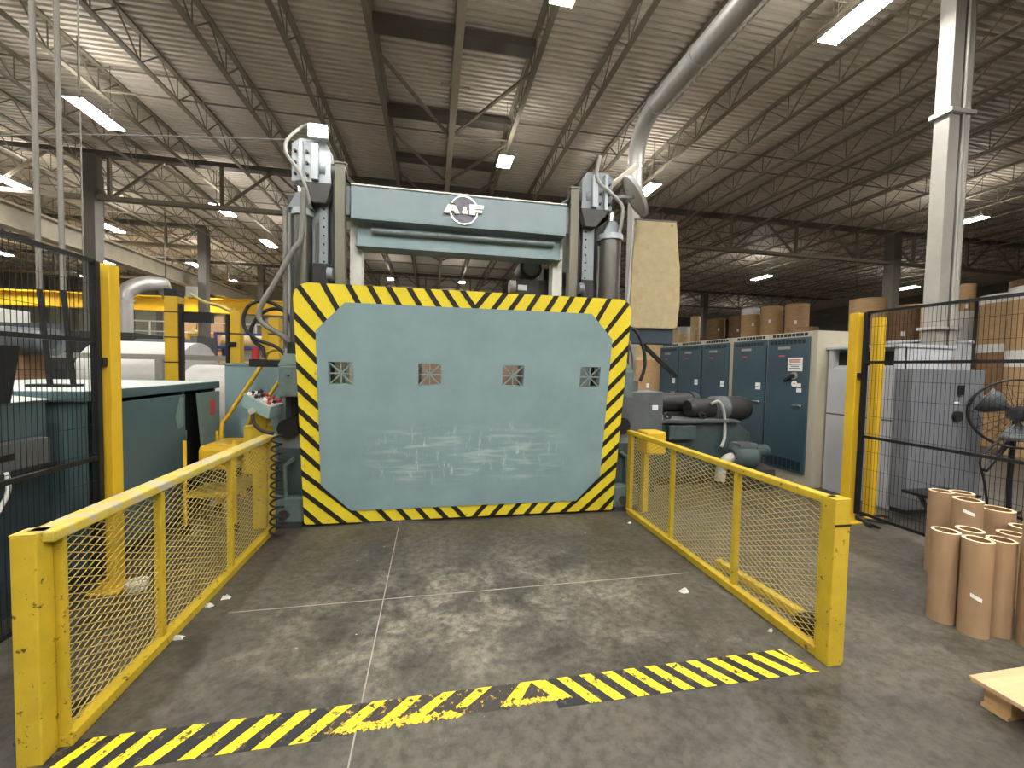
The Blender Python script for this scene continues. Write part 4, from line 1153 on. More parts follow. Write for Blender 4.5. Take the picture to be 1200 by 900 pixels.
hr = thing('handrail', 'sloping yellow tubular handrail beside the control box', 'handrail', (-2.3, 5.2, 0))
MB().pipe([(-2.34, 5.2, 0.0), (-2.34, 5.2, 0.88), (-2.28, 5.2, 1.02), (-1.93, 5.2, 1.60), (-1.86, 5.2, 1.76), (-1.74, 5.2, 1.80), (-1.68, 5.2, 1.74), (-1.66, 5.2, 1.6)], 0.022, 10, 4).build('rail', 'post_yellow', hr)
MB().pipe([(-1.74, 5.5, 1.56), (-1.98, 5.5, 1.20), (-2.2, 5.5, 0.85), (-2.24, 5.5, 0.0)], 0.022, 10, 4).build('rail', 'post_yellow', hr)
bp_ = thing('blue_enclosure', 'flat blue-grey enclosure behind the control box', 'enclosure', (-2.0, 6.0, 0))
MB().box(-2.55, -1.55, 5.75, 6.1, 0.30, 1.60).build('body', 'panel_blue', bp_, bevel=0.008)
MB().box(-2.56, -1.54, 5.74, 6.11, 1.60, 1.63).build('lid', 'teal_light', bp_)
MB().box(-2.5, -1.6, 5.78, 6.08, 0.0, 0.30).build('plinth', 'tower_dark', bp_)

# ================================================================== RIGHT: ELECTRICAL CABINETS
bays = [(5.02, 5.78, 'dark blue electrical cabinet with red danger sign and rotary handle'),
        (5.80, 6.56, 'dark blue electrical cabinet left of the one with the danger sign'),
        (6.66, 7.42, 'middle one of the five dark blue electrical cabinets'),
        (7.44, 8.22, 'second farthest of the five dark blue electrical cabinets'),
        (8.24, 8.98, 'farthest of the five dark blue electrical cabinets, beside the press')]
for k, (ya, yb, lab) in enumerate(bays):
    e = thing('electrical_cabinet', lab, 'cabinet', (5.7, (ya+yb)/2, 0), 'dark blue electrical cabinets')
    y0 = ya if k else 4.93
    y1 = yb+0.02 if k not in (1,) else yb+0.10
    MB().box(5.33, 6.15, y0, y1, 0.0, 2.25).build('carcass', 'beige_cab', e, bevel=0.005)
    dr_ = MB().box(5.295, 5.33, ya+0.01, yb-0.01, 0.16, 2.17).build('door', 'dark_cab', e, bevel=0.006)
    for v0, v1, cnt in ((2.075, 2.135, 9), (2.19, 2.235, 9), (0.20, 0.34, 8)):
        vm = MB()
        xx = 5.2945 if v0 != 2.19 else 5.3295
        wy = (yb-ya-0.12)/cnt
        for i in range(cnt):
            y_ = ya+0.06+i*wy
            vm.box(xx-0.003, xx, y_+0.008, y_+wy-0.008, v0, v1)
        vm.build('vent', 'dark_vent', dr_, kind='stuff')
    yc = (ya+yb)/2
    MB().box(5.285, 5.295, yc-0.06, yc+0.16, 2.00, 2.04).build('nameplate', 'cable_grey', dr_)
    MB().box(5.288, 5.295, yc+0.04, yc+0.14, 1.89, 1.91).build('red_tag', 'sign_red', dr_)
    hn = MB().bar((5.27, ya+0.08, 1.165), (5.27, ya+0.22, 1.165), 0.022, 0.02).cyl((5.27, ya+0.09, 1.165), (5.295, ya+0.09, 1.165), 0.022, n=10).build('handle', 'chrome', dr_)
    if k == 0:
        MB().box(5.288, 5.295, 5.12, 5.37, 1.67, 1.87).build('danger_sign', 'sign_white', dr_)
        MB().box(5.286, 5.288, 5.15, 5.34, 1.80, 1.845).build('sign_red_band', 'sign_red', dr_)
        dm_ = text_mesh('DANGER', 0.042, 0.002)
        dm_.materials.append(M['sign_white'])
        child('sign_lettering', dm_, 'sign_white', dr_, (5.2855-5.7, 5.245-(ya+yb)/2, 1.822), (PI/2, 0, -PI/2))
        for zz, w_ in ((1.765, 0.10), (1.735, 0.07), (1.705, 0.09)):
            MB().box(5.286, 5.288, 5.245-w_, 5.245+w_, zz, zz+0.010).build('sign_line', 'ink', dr_)
        MB().cyl((5.295, 5.25, 1.60), (5.275, 5.25, 1.60), 0.055, n=20).build('switch_plate', 'cable_grey', dr_)
        MB().bar((5.262, 5.25, 1.60), (5.262, 5.40, 1.52), 0.03, 0.035).cyl((5.275, 5.25, 1.60), (5.25, 5.25, 1.60), 0.03, n=12).build('switch_lever', 'black_rubber', dr_)
        MB().cyl((5.295, 5.245, 1.48), (5.289, 5.245, 1.48), 0.048, n=20).cyl((5.289, 5.245, 1.48), (5.288, 5.245, 1.48), 0.026, n=16).build('round_sticker', 'sign_white', dr_)
        MB().box(5.287, 5.288, 5.225, 5.265, 1.475, 1.487).build('sticker_bar', 'sign_red', dr_)
        MB().box(5.289, 5.295, 5.13, 5.20, 1.44, 1.49).build('white_sticker', 'sign_white', dr_)
        MB().box(5.289, 5.295, 5.12, 5.20, 1.36, 1.42).build('white_sticker', 'sign_white', dr_)
    else:
        MB().box(5.289, 5.295, ya+0.09, ya+0.19, 1.36, 1.47).build('white_sticker', 'sign_white', dr_)
        MB().box(5.288, 5.289, ya+0.10, ya+0.18, 1.405, 1.412).build('sticker_bar', 'ink', dr_)
# grey cabinets in front of them
ga = thing('grey_cabinet', 'light grey cabinet with a dark slot, beside the dark blue cabinets', 'cabinet', (6.0, 4.5, 0))
MB().box(5.50, 6.35, 4.02, 4.90, 0.0, 1.70).box(5.62, 6.35, 4.02, 4.90, 1.70, 1.98).build('body', 'grey_cab', ga)
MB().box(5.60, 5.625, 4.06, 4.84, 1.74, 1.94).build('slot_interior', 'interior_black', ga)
for ya_, yb_ in ((4.84, 4.90), (4.02, 4.06)):
    MB().box(5.50, 5.64, ya_, yb_, 1.70, 1.98).build('slot_cheek', 'grey_cab', ga)
MB().prism([(0, 0), (0.12, 0.06), (0.12, 0.07), (0, 0.012)], (5.50, 4.06, 1.70), (1, 0, 0), (0, 0, 1), -0.78).build('slot_lip', 'grey_cab', ga)
MB().box(5.47, 6.38, 4.0, 4.93, 1.98, 2.02).build('top', 'grey_cab', ga, bevel=0.006)
MB().box(5.494, 5.5, 4.02, 4.90, 1.075, 1.095).build('door_seam', 'motor_grey', ga)
gb = thing('grey_cabinet', 'lower grey cabinet with two black knobs behind the right wire fence', 'cabinet', (6.0, 3.9, 0))
MB().box(5.44, 6.52, 3.80, 4.00, 0.06, 1.72).build('body', 'grey_cab_dark', gb, bevel=0.01)
MB().box(5.48, 6.48, 3.84, 4.00, 0.0, 0.06).build('plinth', 'tower_dark', gb)
MB().box(6.10, 6.16, 3.76, 3.80, 1.42, 1.54).build('latch', 'black_metal', gb, bevel=0.008)
MB().cyl((6.10, 3.80, 1.17), (6.10, 3.76, 1.17), 0.06, n=16).build('knob', 'black_rubber', gb)
MB().box(6.06, 6.14, 3.795, 3.80, 1.32, 1.34).build('tag_plate', 'sign_white', gb)
gc = tag(MB().box(7.45, 8.35, 5.05, 5.6, 0.0, 2.16).box(7.43, 8.37, 5.03, 5.62, 2.16, 2.20).build('grey_box', 'grey_cab', None, (7.9, 5.3, 0), bevel=0.008), 'tall grey box right behind the pale grey column', 'cabinet')

# hydraulic power unit
pu = thing('hydraulic_unit', 'dark hydraulic power unit with two motors on a grey tank behind the right guard', 'hydraulic unit', (3.8, 5.7, 0))
MB().box(3.05, 4.72, 5.35, 6.25, 0.0, 0.12).build('skid', 'tower_dark', pu)
MB().prism([(3.10, 0.12), (4.70, 0.12), (4.70, 0.72), (4.45, 0.90), (3.10, 0.90)], (0, 6.2, 0), (1, 0, 0), (0, 0, 1), 0.82).build('tank', 'pump_teal', pu, bevel=0.012)
MB().prism([(3.05, 0.90), (4.48, 0.90), (4.40, 0.94), (3.10, 0.94)], (0, 6.25, 0), (1, 0, 0), (0, 0, 1), 0.95).build('tank_lid', 'motor_grey', pu)
MB().box(3.30, 3.72, 5.28, 5.45, 0.66, 0.86).build('filler_box', 'pump_teal', pu, bevel=0.01)
MB().lathe((3.42, 5.95, 1.14), (1, 0, 0), [(0.0, 0.0), (0.13, 0.0), (0.15, 0.05), (0.15, 0.62), (0.17, 0.62), (0.17, 0.72), (0.0, 0.72)], 26).build('motor', 'motor_dark', pu)
MB().lathe((3.78, 5.60, 1.08), (1, 0, 0), [(0.0, 0.0), (0.12, 0.0), (0.15, 0.06), (0.15, 0.40)], 26).build('motor', 'motor_dark', pu)
MB().lathe((4.18, 5.60, 1.08), (1, 0, 0), [(0.15, 0.0), (0.185, 0.02), (0.185, 0.22), (0.17, 0.22)], 26).build('motor_collar', 'motor_grey', pu)
MB().lathe((4.40, 5.60, 1.08), (1, 0, 0), [(0.185, 0.0), (0.19, 0.28), (0.16, 0.38), (0.0, 0.40)], 26).build('motor_cowl', 'motor_dark', pu)
for xx in (3.36, 3.92):
    MB().lathe((xx, 5.42, 0.985), (0, 1, 0), [(0.03, 0.0), (0.055, 0.0), (0.055, 0.04), (0.03, 0.04), (0.03, 0.0)], 16).build('lifting_eye', 'motor_dark', pu)
MB().box(3.60, 3.95, 5.80, 6.08, 0.94, 1.0).box(3.95, 4.5, 5.48, 5.72, 0.90, 0.93).build('motor_foot', 'motor_dark', pu)
MB().pipe([(4.05, 5.42, 1.16), (4.15, 5.40, 1.20), (4.22, 5.36, 1.05), (4.20, 5.30, 0.7), (4.12, 5.26, 0.55)], 0.022, 8, 6).build('flex_line', 'cable_grey', pu)
pb = MB().lathe((4.16, 5.10, 0.44), (1, 0, 0), [(0.0, 0.0), (0.11, 0.0), (0.17, 0.05), (0.17, 0.30), (0.14, 0.36), (0.0, 0.36)], 22).build('pump', 'pump_teal', pu)
MB().cyl((4.52, 5.10, 0.52), (4.72, 5.10, 0.52), 0.09, n=16).build('pump_end', 'pump_teal', pb)
MB().box(4.22, 4.50, 5.0, 5.2, 0.58, 0.64).build('pump_clamp', 'motor_grey', pb, bevel=0.008)
MB().pipe([(4.20, 5.10, 0.44), (4.06, 5.08, 0.40), (3.98, 5.06, 0.28), (3.96, 5.06, 0.12)], 0.07, 14, 5).build('pump_pipe', 'cable_grey', pb)
MB().box(4.15, 4.75, 4.95, 5.35, 0.0, 0.28).build('pump_base', 'tower_dark', pu)

# ================================================================== PAPER ROLLS
def paper_roll(x, y, z, r, h, label, m='kraft', band=None, sticker=True, group='kraft paper rolls standing behind the cabinets'):
    p = thing('paper_roll', label, 'paper roll', (x, y, z), group)
    hb_ = h if not band else h-band
    MB().cyl((x, y, z), (x, y, z+hb_), r, n=32).build('wrapped_side', m, p)
    if band:
        MB().cyl((x, y, z+hb_), (x, y, z+h), r*1.005, n=32).build('white_wrap', 'paper_white', p)
    MB().lathe((x, y, z+h), (0, 0, 1), [(0.05, 0.001), (r*0.97, 0.001), (r*0.97, 0.0)], 32).build('end_wrap', 'kraft_pale' if not band else 'paper_white', p)
    MB().cyl((x, y, z+h-0.02), (x, y, z+h+0.003), 0.05, n=14).build('core', 'core_inner', p)
    if sticker:
        # flat label on the side that faces the walkway
        d_ = Vector((-x, -y, 0)).normalized()
        a0 = math.atan2(d_.y, d_.x)+random.uniform(-0.3, 0.3)
        c_ = [a0-0.12*0.7/r*0.5, a0, a0+0.12*0.7/r*0.5]
        zz = z+h*random.uniform(0.45, 0.6)
        q = [(x+(r+0.003)*math.cos(a), y+(r+0.003)*math.sin(a)) for a in c_]
        m_ = MB()
        m_._add([(q[i][0], q[i][1], zz+k*0.14) for k in (0, 1) for i in range(3)], [(0, 1, 4, 3), (1, 2, 5, 4)])
        m_.build('paper_label', 'sign_white', p)
    return p
# row standing in two tiers behind the dark cabinets (lower tier hidden by them)
row = [(13.6, 13.5, 0.39, 4.23, 'kraft', None, 'nearest kraft roll on the row above the danger-sign cabinet'),
       (13.37, 14.45, 0.38, 4.25, 'kraft', None, 'kraft roll with white sticker, second in the row above the dark cabinets'),
       (13.17, 15.35, 0.35, 4.29, 'kraft', 0.26, 'kraft roll with white top wrap above the dark cabinets'),
       (14.75, 18.0, 0.40, 4.34, 'kraft_dark', None, 'dark kraft roll just left of the white-topped roll'),
       (14.3, 19.0, 0.43, 4.30, 'kraft_dark', None, 'kraft roll right of the thin far column'),
       (13.8, 20.0, 0.24, 4.52, 'kraft_pale', None, 'slim pale roll left of the thin far column'),
       (14.0, 21.3, 0.36, 4.09, 'kraft_pale', 0.4, 'pale roll with white wrap left of the slim pale roll'),
       (12.1, 19.5, 0.36, 3.72, 'kraft_pale', None, 'pale low roll beside the tan screen')]
for (x, y, r, zt, m, band, lab) in row:
    paper_roll(x, y, 2.8, r, zt-2.8, lab, m, band)
    for z in (0.0, 1.4):
        paper_roll(x, y, z, r, 1.397, 'lower kraft roll carrying another one, hidden behind the dark cabinets', 'kraft_dark', None, False, 'lower rolls behind the cabinets')
# stacks behind the grey cabinets
def stack(x, y, r, tiers, labs):
    z = 0.0
    for (h, m, band), lab in zip(tiers, labs):
        paper_roll(x, y, z, r, h, lab, m, band, True, 'stacked paper rolls at the right')
        z += h+0.004
stack(12.0, 9.6, 0.42, [(1.95, 'kraft_dark', None), (1.78, 'kraft', None)], ['lower roll of the stack behind the first yellow fence post', 'brown roll on top of the stack behind the first yellow fence post'])
stack(11.4, 11.1, 0.42, [(1.5, 'kraft_dark', None), (1.55, 'kraft_dark', None)], ['low dark roll beside the nearest kraft roll', 'short dark roll beside the nearest kraft roll'])
stack(14.5, 10.5, 0.38, [(1.85, 'kraft_dark', None), (1.85, 'kraft_dark', None)], ['lower roll of the stack between the two right columns', 'brown roll between the two right columns, white stickers on it'])
stack(17.3, 12.3, 0.42, [(2.1, 'kraft', None), (2.1, 'kraft', None)], ['lower roll of the stack left of the tall grey column', 'brown roll peeking above its neighbour left of the tall grey column'])
stack(14.4, 8.95, 0.22, [(1.75, 'kraft', None), (1.66, 'paper_white', None)], ['roll under the white upright roll', 'white upright roll right of the tall grey column'])
stack(17.6, 10.9, 0.24, [(1.6, 'kraft', None), (1.5, 'kraft', None), (1.6, 'kraft', None)], ['bottom roll of the slim stack behind the white upright roll', 'middle roll of the slim stack behind the white upright roll', 'top roll of the slim stack right of the grey column'])
stack(12.35, 6.15, 0.66, [(0.57, 'kraft', None), (1.62, 'kraft', 0.34), (1.30, 'kraft', 0.26)], ['bottom roll of the fat stack behind the fan', 'middle roll of the fat stack behind the fan, white wrapped top', 'top roll of the fat stack behind the fan, white band on top'])
stack(13.4, 7.3, 0.62, [(1.2, 'kraft', 0.25), (1.2, 'kraft_dark', 0.2), (1.15, 'kraft', 0.2)], ['bottom roll of the stack behind the fat stack', 'middle roll of the stack behind the fat stack', 'top roll of the stack behind the fat stack'])
stack(16.6, 8.6, 0.6, [(1.5, 'kraft_dark', None), (1.5, 'kraft_dark', None), (1.35, 'kraft_dark', None)], ['bottom roll of the farthest dark stack at the right edge', 'middle roll of the farthest dark stack at the right edge', 'top roll of the farthest dark stack at the right edge'])
for k, (x, y, r, h) in enumerate(((17.0, 16.5, 0.6, 3.6), (18.5, 17.3, 0.6, 3.4), (20.6, 16.4, 0.6, 3.7), (22.2, 17.0, 0.6, 3.5), (24.0, 16.2, 0.6, 3.8), (26.0, 16.8, 0.6, 3.6), (16.0, 22.0, 0.6, 3.6), (18.0, 22.5, 0.6, 3.4))):
    stack(x, y, r, [(h/2, 'kraft_dark', None), (h/2, 'kraft_dark', None)], ['bottom dark roll of a far stack, %s from the left behind the cabinets' % w_ for w_ in [('third', 'fourth', 'fifth', 'sixth', 'seventh', 'eighth', 'first', 'second')[k]]] + ['top dark roll of a far stack, %s from the left behind the cabinets' % ('third', 'fourth', 'fifth', 'sixth', 'seventh', 'eighth', 'first', 'second')[k]])
# rolls and loads seen between the panel and the farthest dark cabinet
paper_roll(6.85, 12.4, 0.0, 0.45, 1.95, 'brown upright roll seen left of the farthest dark cabinet', 'kraft', None, True)
paper_roll(7.35, 14.2, 0.0, 0.55, 2.1, 'pale upright roll seen between the panel and the dark cabinets', 'kraft_pale', None, False)
ld = thing('carton_load', 'pale carton load on a pallet between the panel and the far cabinets', 'pallet load', (9.2, 16.6, 0))
for k in range(3):
    MB().box(8.2+k*0.7, 8.88+k*0.7, 16.2, 17.0, 0.15, 2.9).build('carton', 'kraft_pale', ld, bevel=0.01)
MB().box(8.2, 10.3, 16.2, 17.0, 0.0, 0.15).build('pallet', 'wood_block', ld)

# ================================================================== FAN, CORES, PALLET
fn = thing('pedestal_fan', 'black pedestal fan with round wire guard behind the right wire fence', 'fan', (6.55, 3.05, 0))
fc = Vector((6.40, 3.42, 1.24))
fa = Vector((-0.80, -0.58, 0.10)).normalized()
fx = fa.cross(Vector((0, 0, 1))).normalized()
fy = fx.cross(fa)
def fring(r, off, tr_):
    return MB().pipe([fc+fa*off+fx*(r*math.cos(i*PI/18))+fy*(r*math.sin(i*PI/18)) for i in range(37)], tr_, 6)
fring(0.38, 0.0, 0.012).build('outer_ring', 'black_metal', fn)
fring(0.385, -0.10, 0.010).build('rear_ring', 'black_metal', fn)
gm = MB()
for r in (0.10, 0.17, 0.24, 0.31):
    s_ = fring(r, 0.07*(1-(r/0.38)**2)+0.02, 0.0022)
    gm._add(s_.v, s_.f, True)
for i in range(24):
    a = i*PI/12
    p0 = fc+fa*0.09+fx*(0.05*math.cos(a))+fy*(0.05*math.sin(a))
    p1 = fc+fx*(0.38*math.cos(a))+fy*(0.38*math.sin(a))
    gm.pipe([p0, p1], 0.0022, 4)
    gm.pipe([fc-fa*0.10+fx*(0.385*math.cos(a))+fy*(0.385*math.sin(a)), fc-fa*0.17+fx*(0.06*math.cos(a))+fy*(0.06*math.sin(a))], 0.0022, 4)
gm.build('wire_guard', 'black_metal', fn, kind='stuff')
MB().lathe(fc+fa*0.04, -fa, [(0.0, 0.0), (0.085, 0.01), (0.085, 0.08), (0.07, 0.10), (0.07, 0.32), (0.0, 0.34)], 20).build('motor_hub', 'black_metal', fn)
for i in range(3):
    a0 = 0.5+i*2*PI/3
    bl = MB()
    P = []
    for k in range(7):
        t = k/6
        r = 0.07+0.27*t
        hw = 0.30+0.38*math.sin(t*PI*0.75)
        for sgn in (-1, 1):
            a = a0+sgn*hw*(0.55 if t < 0.2 else 0.75)
            P.append(fc+fa*(0.0+0.04*sgn-0.03)+fx*(r*math.cos(a))+fy*(r*math.sin(a)))
    bl._add(P, [(2*k, 2*k+1, 2*k+3, 2*k+2) for k in range(6)], True)
    bo = bl.build('blade', 'motor_grey', fn)
    so = bo.modifiers.new('thickness', 'SOLIDIFY')
    so.thickness = 0.006
MB().pipe([fc-fa*0.2, fc-fa*0.22+Vector((0, 0, -0.3)), (6.58, 3.56, 0.45), (6.60, 3.56, 0.04)], 0.024, 10).build('pole', 'black_metal', fn)
MB().bar(fc-fa*0.2+Vector((0, 0, -0.25)), (5.95, 3.42, 0.62), 0.035, 0.035).build('brace', 'black_metal', fn)
MB().pipe([fc-fa*0.2+Vector((0, 0, -0.1)), (6.25, 3.5, 0.92), (6.05, 3.52, 0.72), (6.1, 3.5, 0.45), (6.2, 3.5, 0.02)], 0.012, 8, 5).build('cord', 'black_rubber', fn)
for a in (0.3, 2.4, 4.5):
    MB().bar((6.60, 3.56, 0.06), (6.60+0.4*math.cos(a), 3.56+0.4*math.sin(a), 0.02), 0.04, 0.03).build('foot', 'black_metal', fn)
# bench frame on the floor behind the fence and the red bundle
bf = thing('steel_stand', 'low black steel stand on the floor behind the right wire fence', 'stand', (5.25, 3.3, 0))
MB().bar((5.0, 3.12, 0.02), (5.6, 3.0, 0.02), 0.03, 0.03).build('foot_bar', 'black_metal', bf)
MB().bar((5.0, 3.12, 0.02), (5.12, 3.45, 0.36), 0.03, 0.03).build('leg', 'black_metal', bf)
MB().bar((5.6, 3.0, 0.02), (5.65, 3.4, 0.36), 0.03, 0.03).build('leg', 'black_metal', bf)
MB().box(5.08, 5.72, 3.30, 3.60, 0.36, 0.39).build('top', 'black_metal', bf)
tag(MB().lathe((5.9, 2.6, 0.0), (0, 0, 1), [(0.0, 0.0), (0.30, 0.02), (0.36, 0.2), (0.30, 0.36), (0.16, 0.44), (0.0, 0.46)], 18).build('red_sack', 'maroon', None, (5.9, 2.6, 0)), 'dark red sack on the floor behind the cardboard cores', 'sack')
def core(x, y, h, r, label, lean=0.0, tape=False):
    c_ = thing('cardboard_core', label, 'cardboard tube', (x, y, 0), 'cardboard core tubes standing at the right')
    MB().lathe((x, y, 0), (lean, 0, 1), [(r, 0.0), (r, h)], 28).build('outer_wall', 'core_tube', c_)
    MB().lathe((x, y, 0), (lean, 0, 1), [(r*0.76, h), (r*0.76, 0.01), (0.0, 0.01)], 28).build('inner_wall', 'core_inner', c_)
    MB().lathe((x, y, 0), (lean, 0, 1), [(r, h), (r*0.76, h+0.0005)], 28).build('rim', 'core_rim', c_)
    if tape:
        a0 = math.atan2(-y, -x)
        m_ = MB()
        q = [(x+(r+0.002)*math.cos(a), y+(r+0.002)*math.sin(a)) for a in (a0-0.25, a0+0.1, a0+0.45)]
        z_ = h*tape
        m_._add([(q[i][0], q[i][1], z_+k*0.025-0.012*i) for k in (0, 1) for i in range(3)], [(0, 1, 4, 3), (1, 2, 5, 4)])
        m_.build('tape_strip', 'sign_white', c_)
    return c_
core(3.40, 2.13, 0.61, 0.072, 'front left core tube of the standing cluster')
core(3.43, 1.98, 0.61, 0.073, 'front middle core tube with a white tape scrap', 0, 0.42)
core(3.582, 1.955, 0.61, 0.070, 'front core tube beside the big one at the right edge')
core(3.56, 2.10, 0.62, 0.070, 'core tube just behind the front right one')
core(4.17, 2.66, 0.69, 0.078, 'tall core tube at the back left of the cluster')
core(4.06, 2.42, 0.70, 0.085, 'tall taped core tube in the middle of the cluster', 0, 0.88)
core(4.34, 2.63, 0.68, 0.078, 'tall core tube behind the taped one')
core(4.42, 2.45, 0.60, 0.10, 'wide short core tube behind the middle of the cluster')
core(4.12, 2.20, 0.52, 0.075, 'short core tube right of the taped one')
core(4.36, 2.26, 0.53, 0.080, 'short core tube near the big one at the right edge')
core(4.22, 2.08, 0.50, 0.078, 'lowest short core tube beside the big one')
core(3.66, 1.80, 0.90, 0.095, 'largest core tube, cut by the right edge of the photo')
core(3.86, 1.93, 0.60, 0.075, 'core tube hidden behind the largest one')
pl = thing('wooden_pallet', 'pale plywood-topped wooden pallet at the bottom right corner', 'pallet', (3.2, 0.95, 0))
MB().box(2.68, 3.9, 0.35, 1.54, 0.118, 0.130).box(2.675, 3.9, 0.35, 1.545, 0.130, 0.142).build('plywood_top', 'plywood', pl)
for yy in (0.40, 0.90, 1.42):
    for xx in (2.74, 3.22, 3.75):
        MB().box(xx, xx+0.12, yy, yy+0.10, 0.018, 0.118).build('block', 'wood_block', pl)
    MB().box(2.72, 3.9, yy, yy+0.10, 0.0, 0.018).build('bottom_board', 'wood_block', pl)
cw = tag(MB().pipe([(4.62, 3.55, 0.02), (4.75, 3.7, 0.03), (4.95, 3.62, 0.02), (5.1, 3.75, 0.03), (4.85, 3.85, 0.02), (4.7, 3.72, 0.03), (4.68, 3.5, 0.02)], 0.016, 8, 6).build('floor_cable', 'black_rubber', None, (4.8, 3.6, 0)), 'coiled brown-black cable on the floor by the right wire fence post', 'cable')

# ================================================================== BACKGROUND LEFT
cr_ = thing('bridge_crane', 'bright yellow overhead crane beam across the far left of the hall', 'crane', (-16, 26, 4.4))
MB().box(-27, -5.6, 25.7, 26.3, 5.06, 5.13).build('top_flange', 'crane_yellow', cr_)
MB().box(-27, -5.6, 25.9, 26.1, 4.40, 5.06).build('web', 'crane_yellow', cr_)
MB().box(-27, -5.6, 25.75, 26.25, 4.32, 4.40).build('bottom_flange', 'crane_yellow', cr_)
MB().box(-5.9, -5.5, 25.5, 26.5, 4.2, 5.13).build('end_truck', 'crane_yellow', cr_)
ru = thing('runway_beam', 'long pale grey runway beam receding along the left of the hall', 'beam', (-11.3, 20, 5.0))
MB().box(-11.5, -11.1, 9.0, 35.5, 5.74, 5.80).build('top_flange', 'steel_light', ru)
MB().box(-11.34, -11.26, 9.0, 35.5, 5.20, 5.74).build('web', 'steel_light', ru)
MB().box(-11.5, -11.1, 9.0, 35.5, 5.14, 5.20).build('bottom_flange', 'steel_light', ru)
for yy in (10.0, 17.0, 24.0, 31.0):
    MB().bar((-11.3, yy, 5.8), (-11.3, yy, 7.95), 0.08, 0.08).build('hanger', 'steel_dark', ru)
tag(MB().box(-10.95, -10.47, 21.2, 21.6, 4.5, 5.0).build('unit_heater', 'white_paint', None, (-10.7, 21.4, 4.5), bevel=0.02), 'small white heater box fixed to the left of the second column', 'heater')
pf = thing('mezzanine', 'raised platform with pale railing in front of the far wall', 'platform', (-11, 24, 0))
MB().box(-15.0, -6.6, 23.6, 25.2, 2.30, 2.55).build('deck', 'cable_grey', pf)
for i in range(8):
    x = -15.0+i*1.2
    MB().box(x-0.03, x+0.03, 23.6, 23.66, 2.55, 3.6).build('rail_post', 'white_paint', pf)
for z in (3.05, 3.55):
    MB().box(-15.0, -6.6, 23.6, 23.65, z, z+0.06).build('rail', 'white_paint', pf)
for x in (-14.6, -10.8, -7.0):
    MB().box(x-0.1, x+0.1, 24.3, 24.5, 0, 2.3).build('leg', 'column_dark', pf)
tag(MB().lathe((-12.2, 24.6, 2.55), (0, 0, 1), [(0.0, 0.0), (0.40, 0.0), (0.42, 0.5), (0.25, 0.7), (0.0, 0.72)], 16).build('yellow_drum', 'post_yellow', None, (-12.2, 24.6, 2.55)), 'yellow drum standing on the far platform', 'drum')
tag(MB().box(-11.0, -10.0, 24.4, 25.0, 2.55, 3.1).box(-10.8, -10.3, 24.5, 24.9, 3.1, 3.35).build('platform_machine', 'motor_grey', None, (-10.5, 24.7, 2.55)), 'grey machine standing on the far platform', 'machine')
sh = thing('lit_opening_cartons', 'orange cartons standing in for a lit opening in the far wall above the platform', 'carton stack', (-15.6, 33.0, 0))  # added for an orange-lit wall opening, its light put into their colour
for i in range(3):
    for j in range(4):
        MB().box(-16.9+i*0.85, -16.1+i*0.85, 32.4, 33.2, 1.2*j+0.02, 1.2*j+1.18).build('carton', random.choice(['carton', 'carton', 'kraft']), sh, bevel=0.02)
sd = thing('exhaust_duct', 'silver exhaust duct elbowing up behind the left yellow post', 'duct', (-10.6, 16.5, 0))
MB().cyl((-10.4, 16.5, 2.2), (-10.4, 16.5, 3.7), 0.26, n=24).build('riser', 'galv', sd)
MB().pipe([(-10.4, 16.5, 3.7), (-10.36, 16.55, 3.95), (-10.2, 16.75, 4.2), (-10.0, 17.1, 4.38), (-10.0, 17.9, 4.5)], 0.25, 24, 4).build('elbow', 'galv', sd)
MB().cyl((-10.0, 17.9, 4.5), (-12.2, 22.3, 4.6), 0.24, n=24).build('upper_run', 'galv', sd)
MB().bar((-11.0, 19.9, 4.7), (-11.0, 19.9, 7.98), 0.03, 0.03).build('hanger', 'steel_dark', sd)
MB().cyl((-10.4, 16.5, 3.62), (-10.4, 16.5, 3.70), 0.29, n=24).build('band', 'galv', sd)
MB().box(-11.0, -9.4, 16.1, 16.9, 0, 2.2).build('plenum', 'tower_dark', sd)
bm_ = thing('printing_machine', 'long dark machine with rollers in the left background', 'machine', (-9.0, 14.5, 0))
MB().box(-11.6, -7.6, 12.4, 13.6, 0.0, 2.35).build('frame', 'tower_dark', bm_, bevel=0.02)
MB().box(-11.5, -9.0, 12.3, 12.4, 2.0, 2.5).build('side_plate', 'motor_grey', bm_)
for k in range(4):
    MB().cyl((-7.6, 12.5, 1.2+0.3*k), (-6.2, 12.5, 1.2+0.3*k), 0.10, n=14).build('idler_roll', 'motor_grey', bm_)
MB().box(-6.2, -6.05, 12.2, 13.2, 0, 2.3).build('end_frame', 'motor_grey', bm_)
wr = thing('white_paper_roll', 'large white paper roll lying behind the left cabinet', 'paper roll', (-6.6, 10.5, 0))
MB().cyl((-6.95, 10.5, 1.10), (-5.15, 10.5, 1.10), 0.95, n=40).build('wound_paper', 'paper_white', wr)
MB().cyl((-7.1, 10.5, 1.10), (-5.0, 10.5, 1.10), 0.07, n=14).build('core', 'core_rim', wr)
MB().box(-7.2, -7.05, 10.2, 10.8, 0, 1.2).box(-5.10, -4.98, 10.2, 10.8, 0, 1.2).build('stand', 'tower_grey', wr)
wr2 = thing('white_paper_roll', 'smaller white paper roll between the two yellow posts at left', 'paper roll', (-4.6, 9.5, 0))
MB().cyl((-4.86, 9.8, 0.85), (-3.45, 9.8, 0.85), 0.72, n=36).build('wound_paper', 'paper_white', wr2)
MB().cyl((-4.96, 9.8, 0.85), (-3.33, 9.8, 0.85), 0.06, n=14).build('core', 'core_rim', wr2)
MB().box(-4.96, -4.88, 9.5, 10.1, 0, 0.9).box(-3.43, -3.33, 9.5, 10.1, 0, 0.9).build('stand', 'tower_grey', wr2)
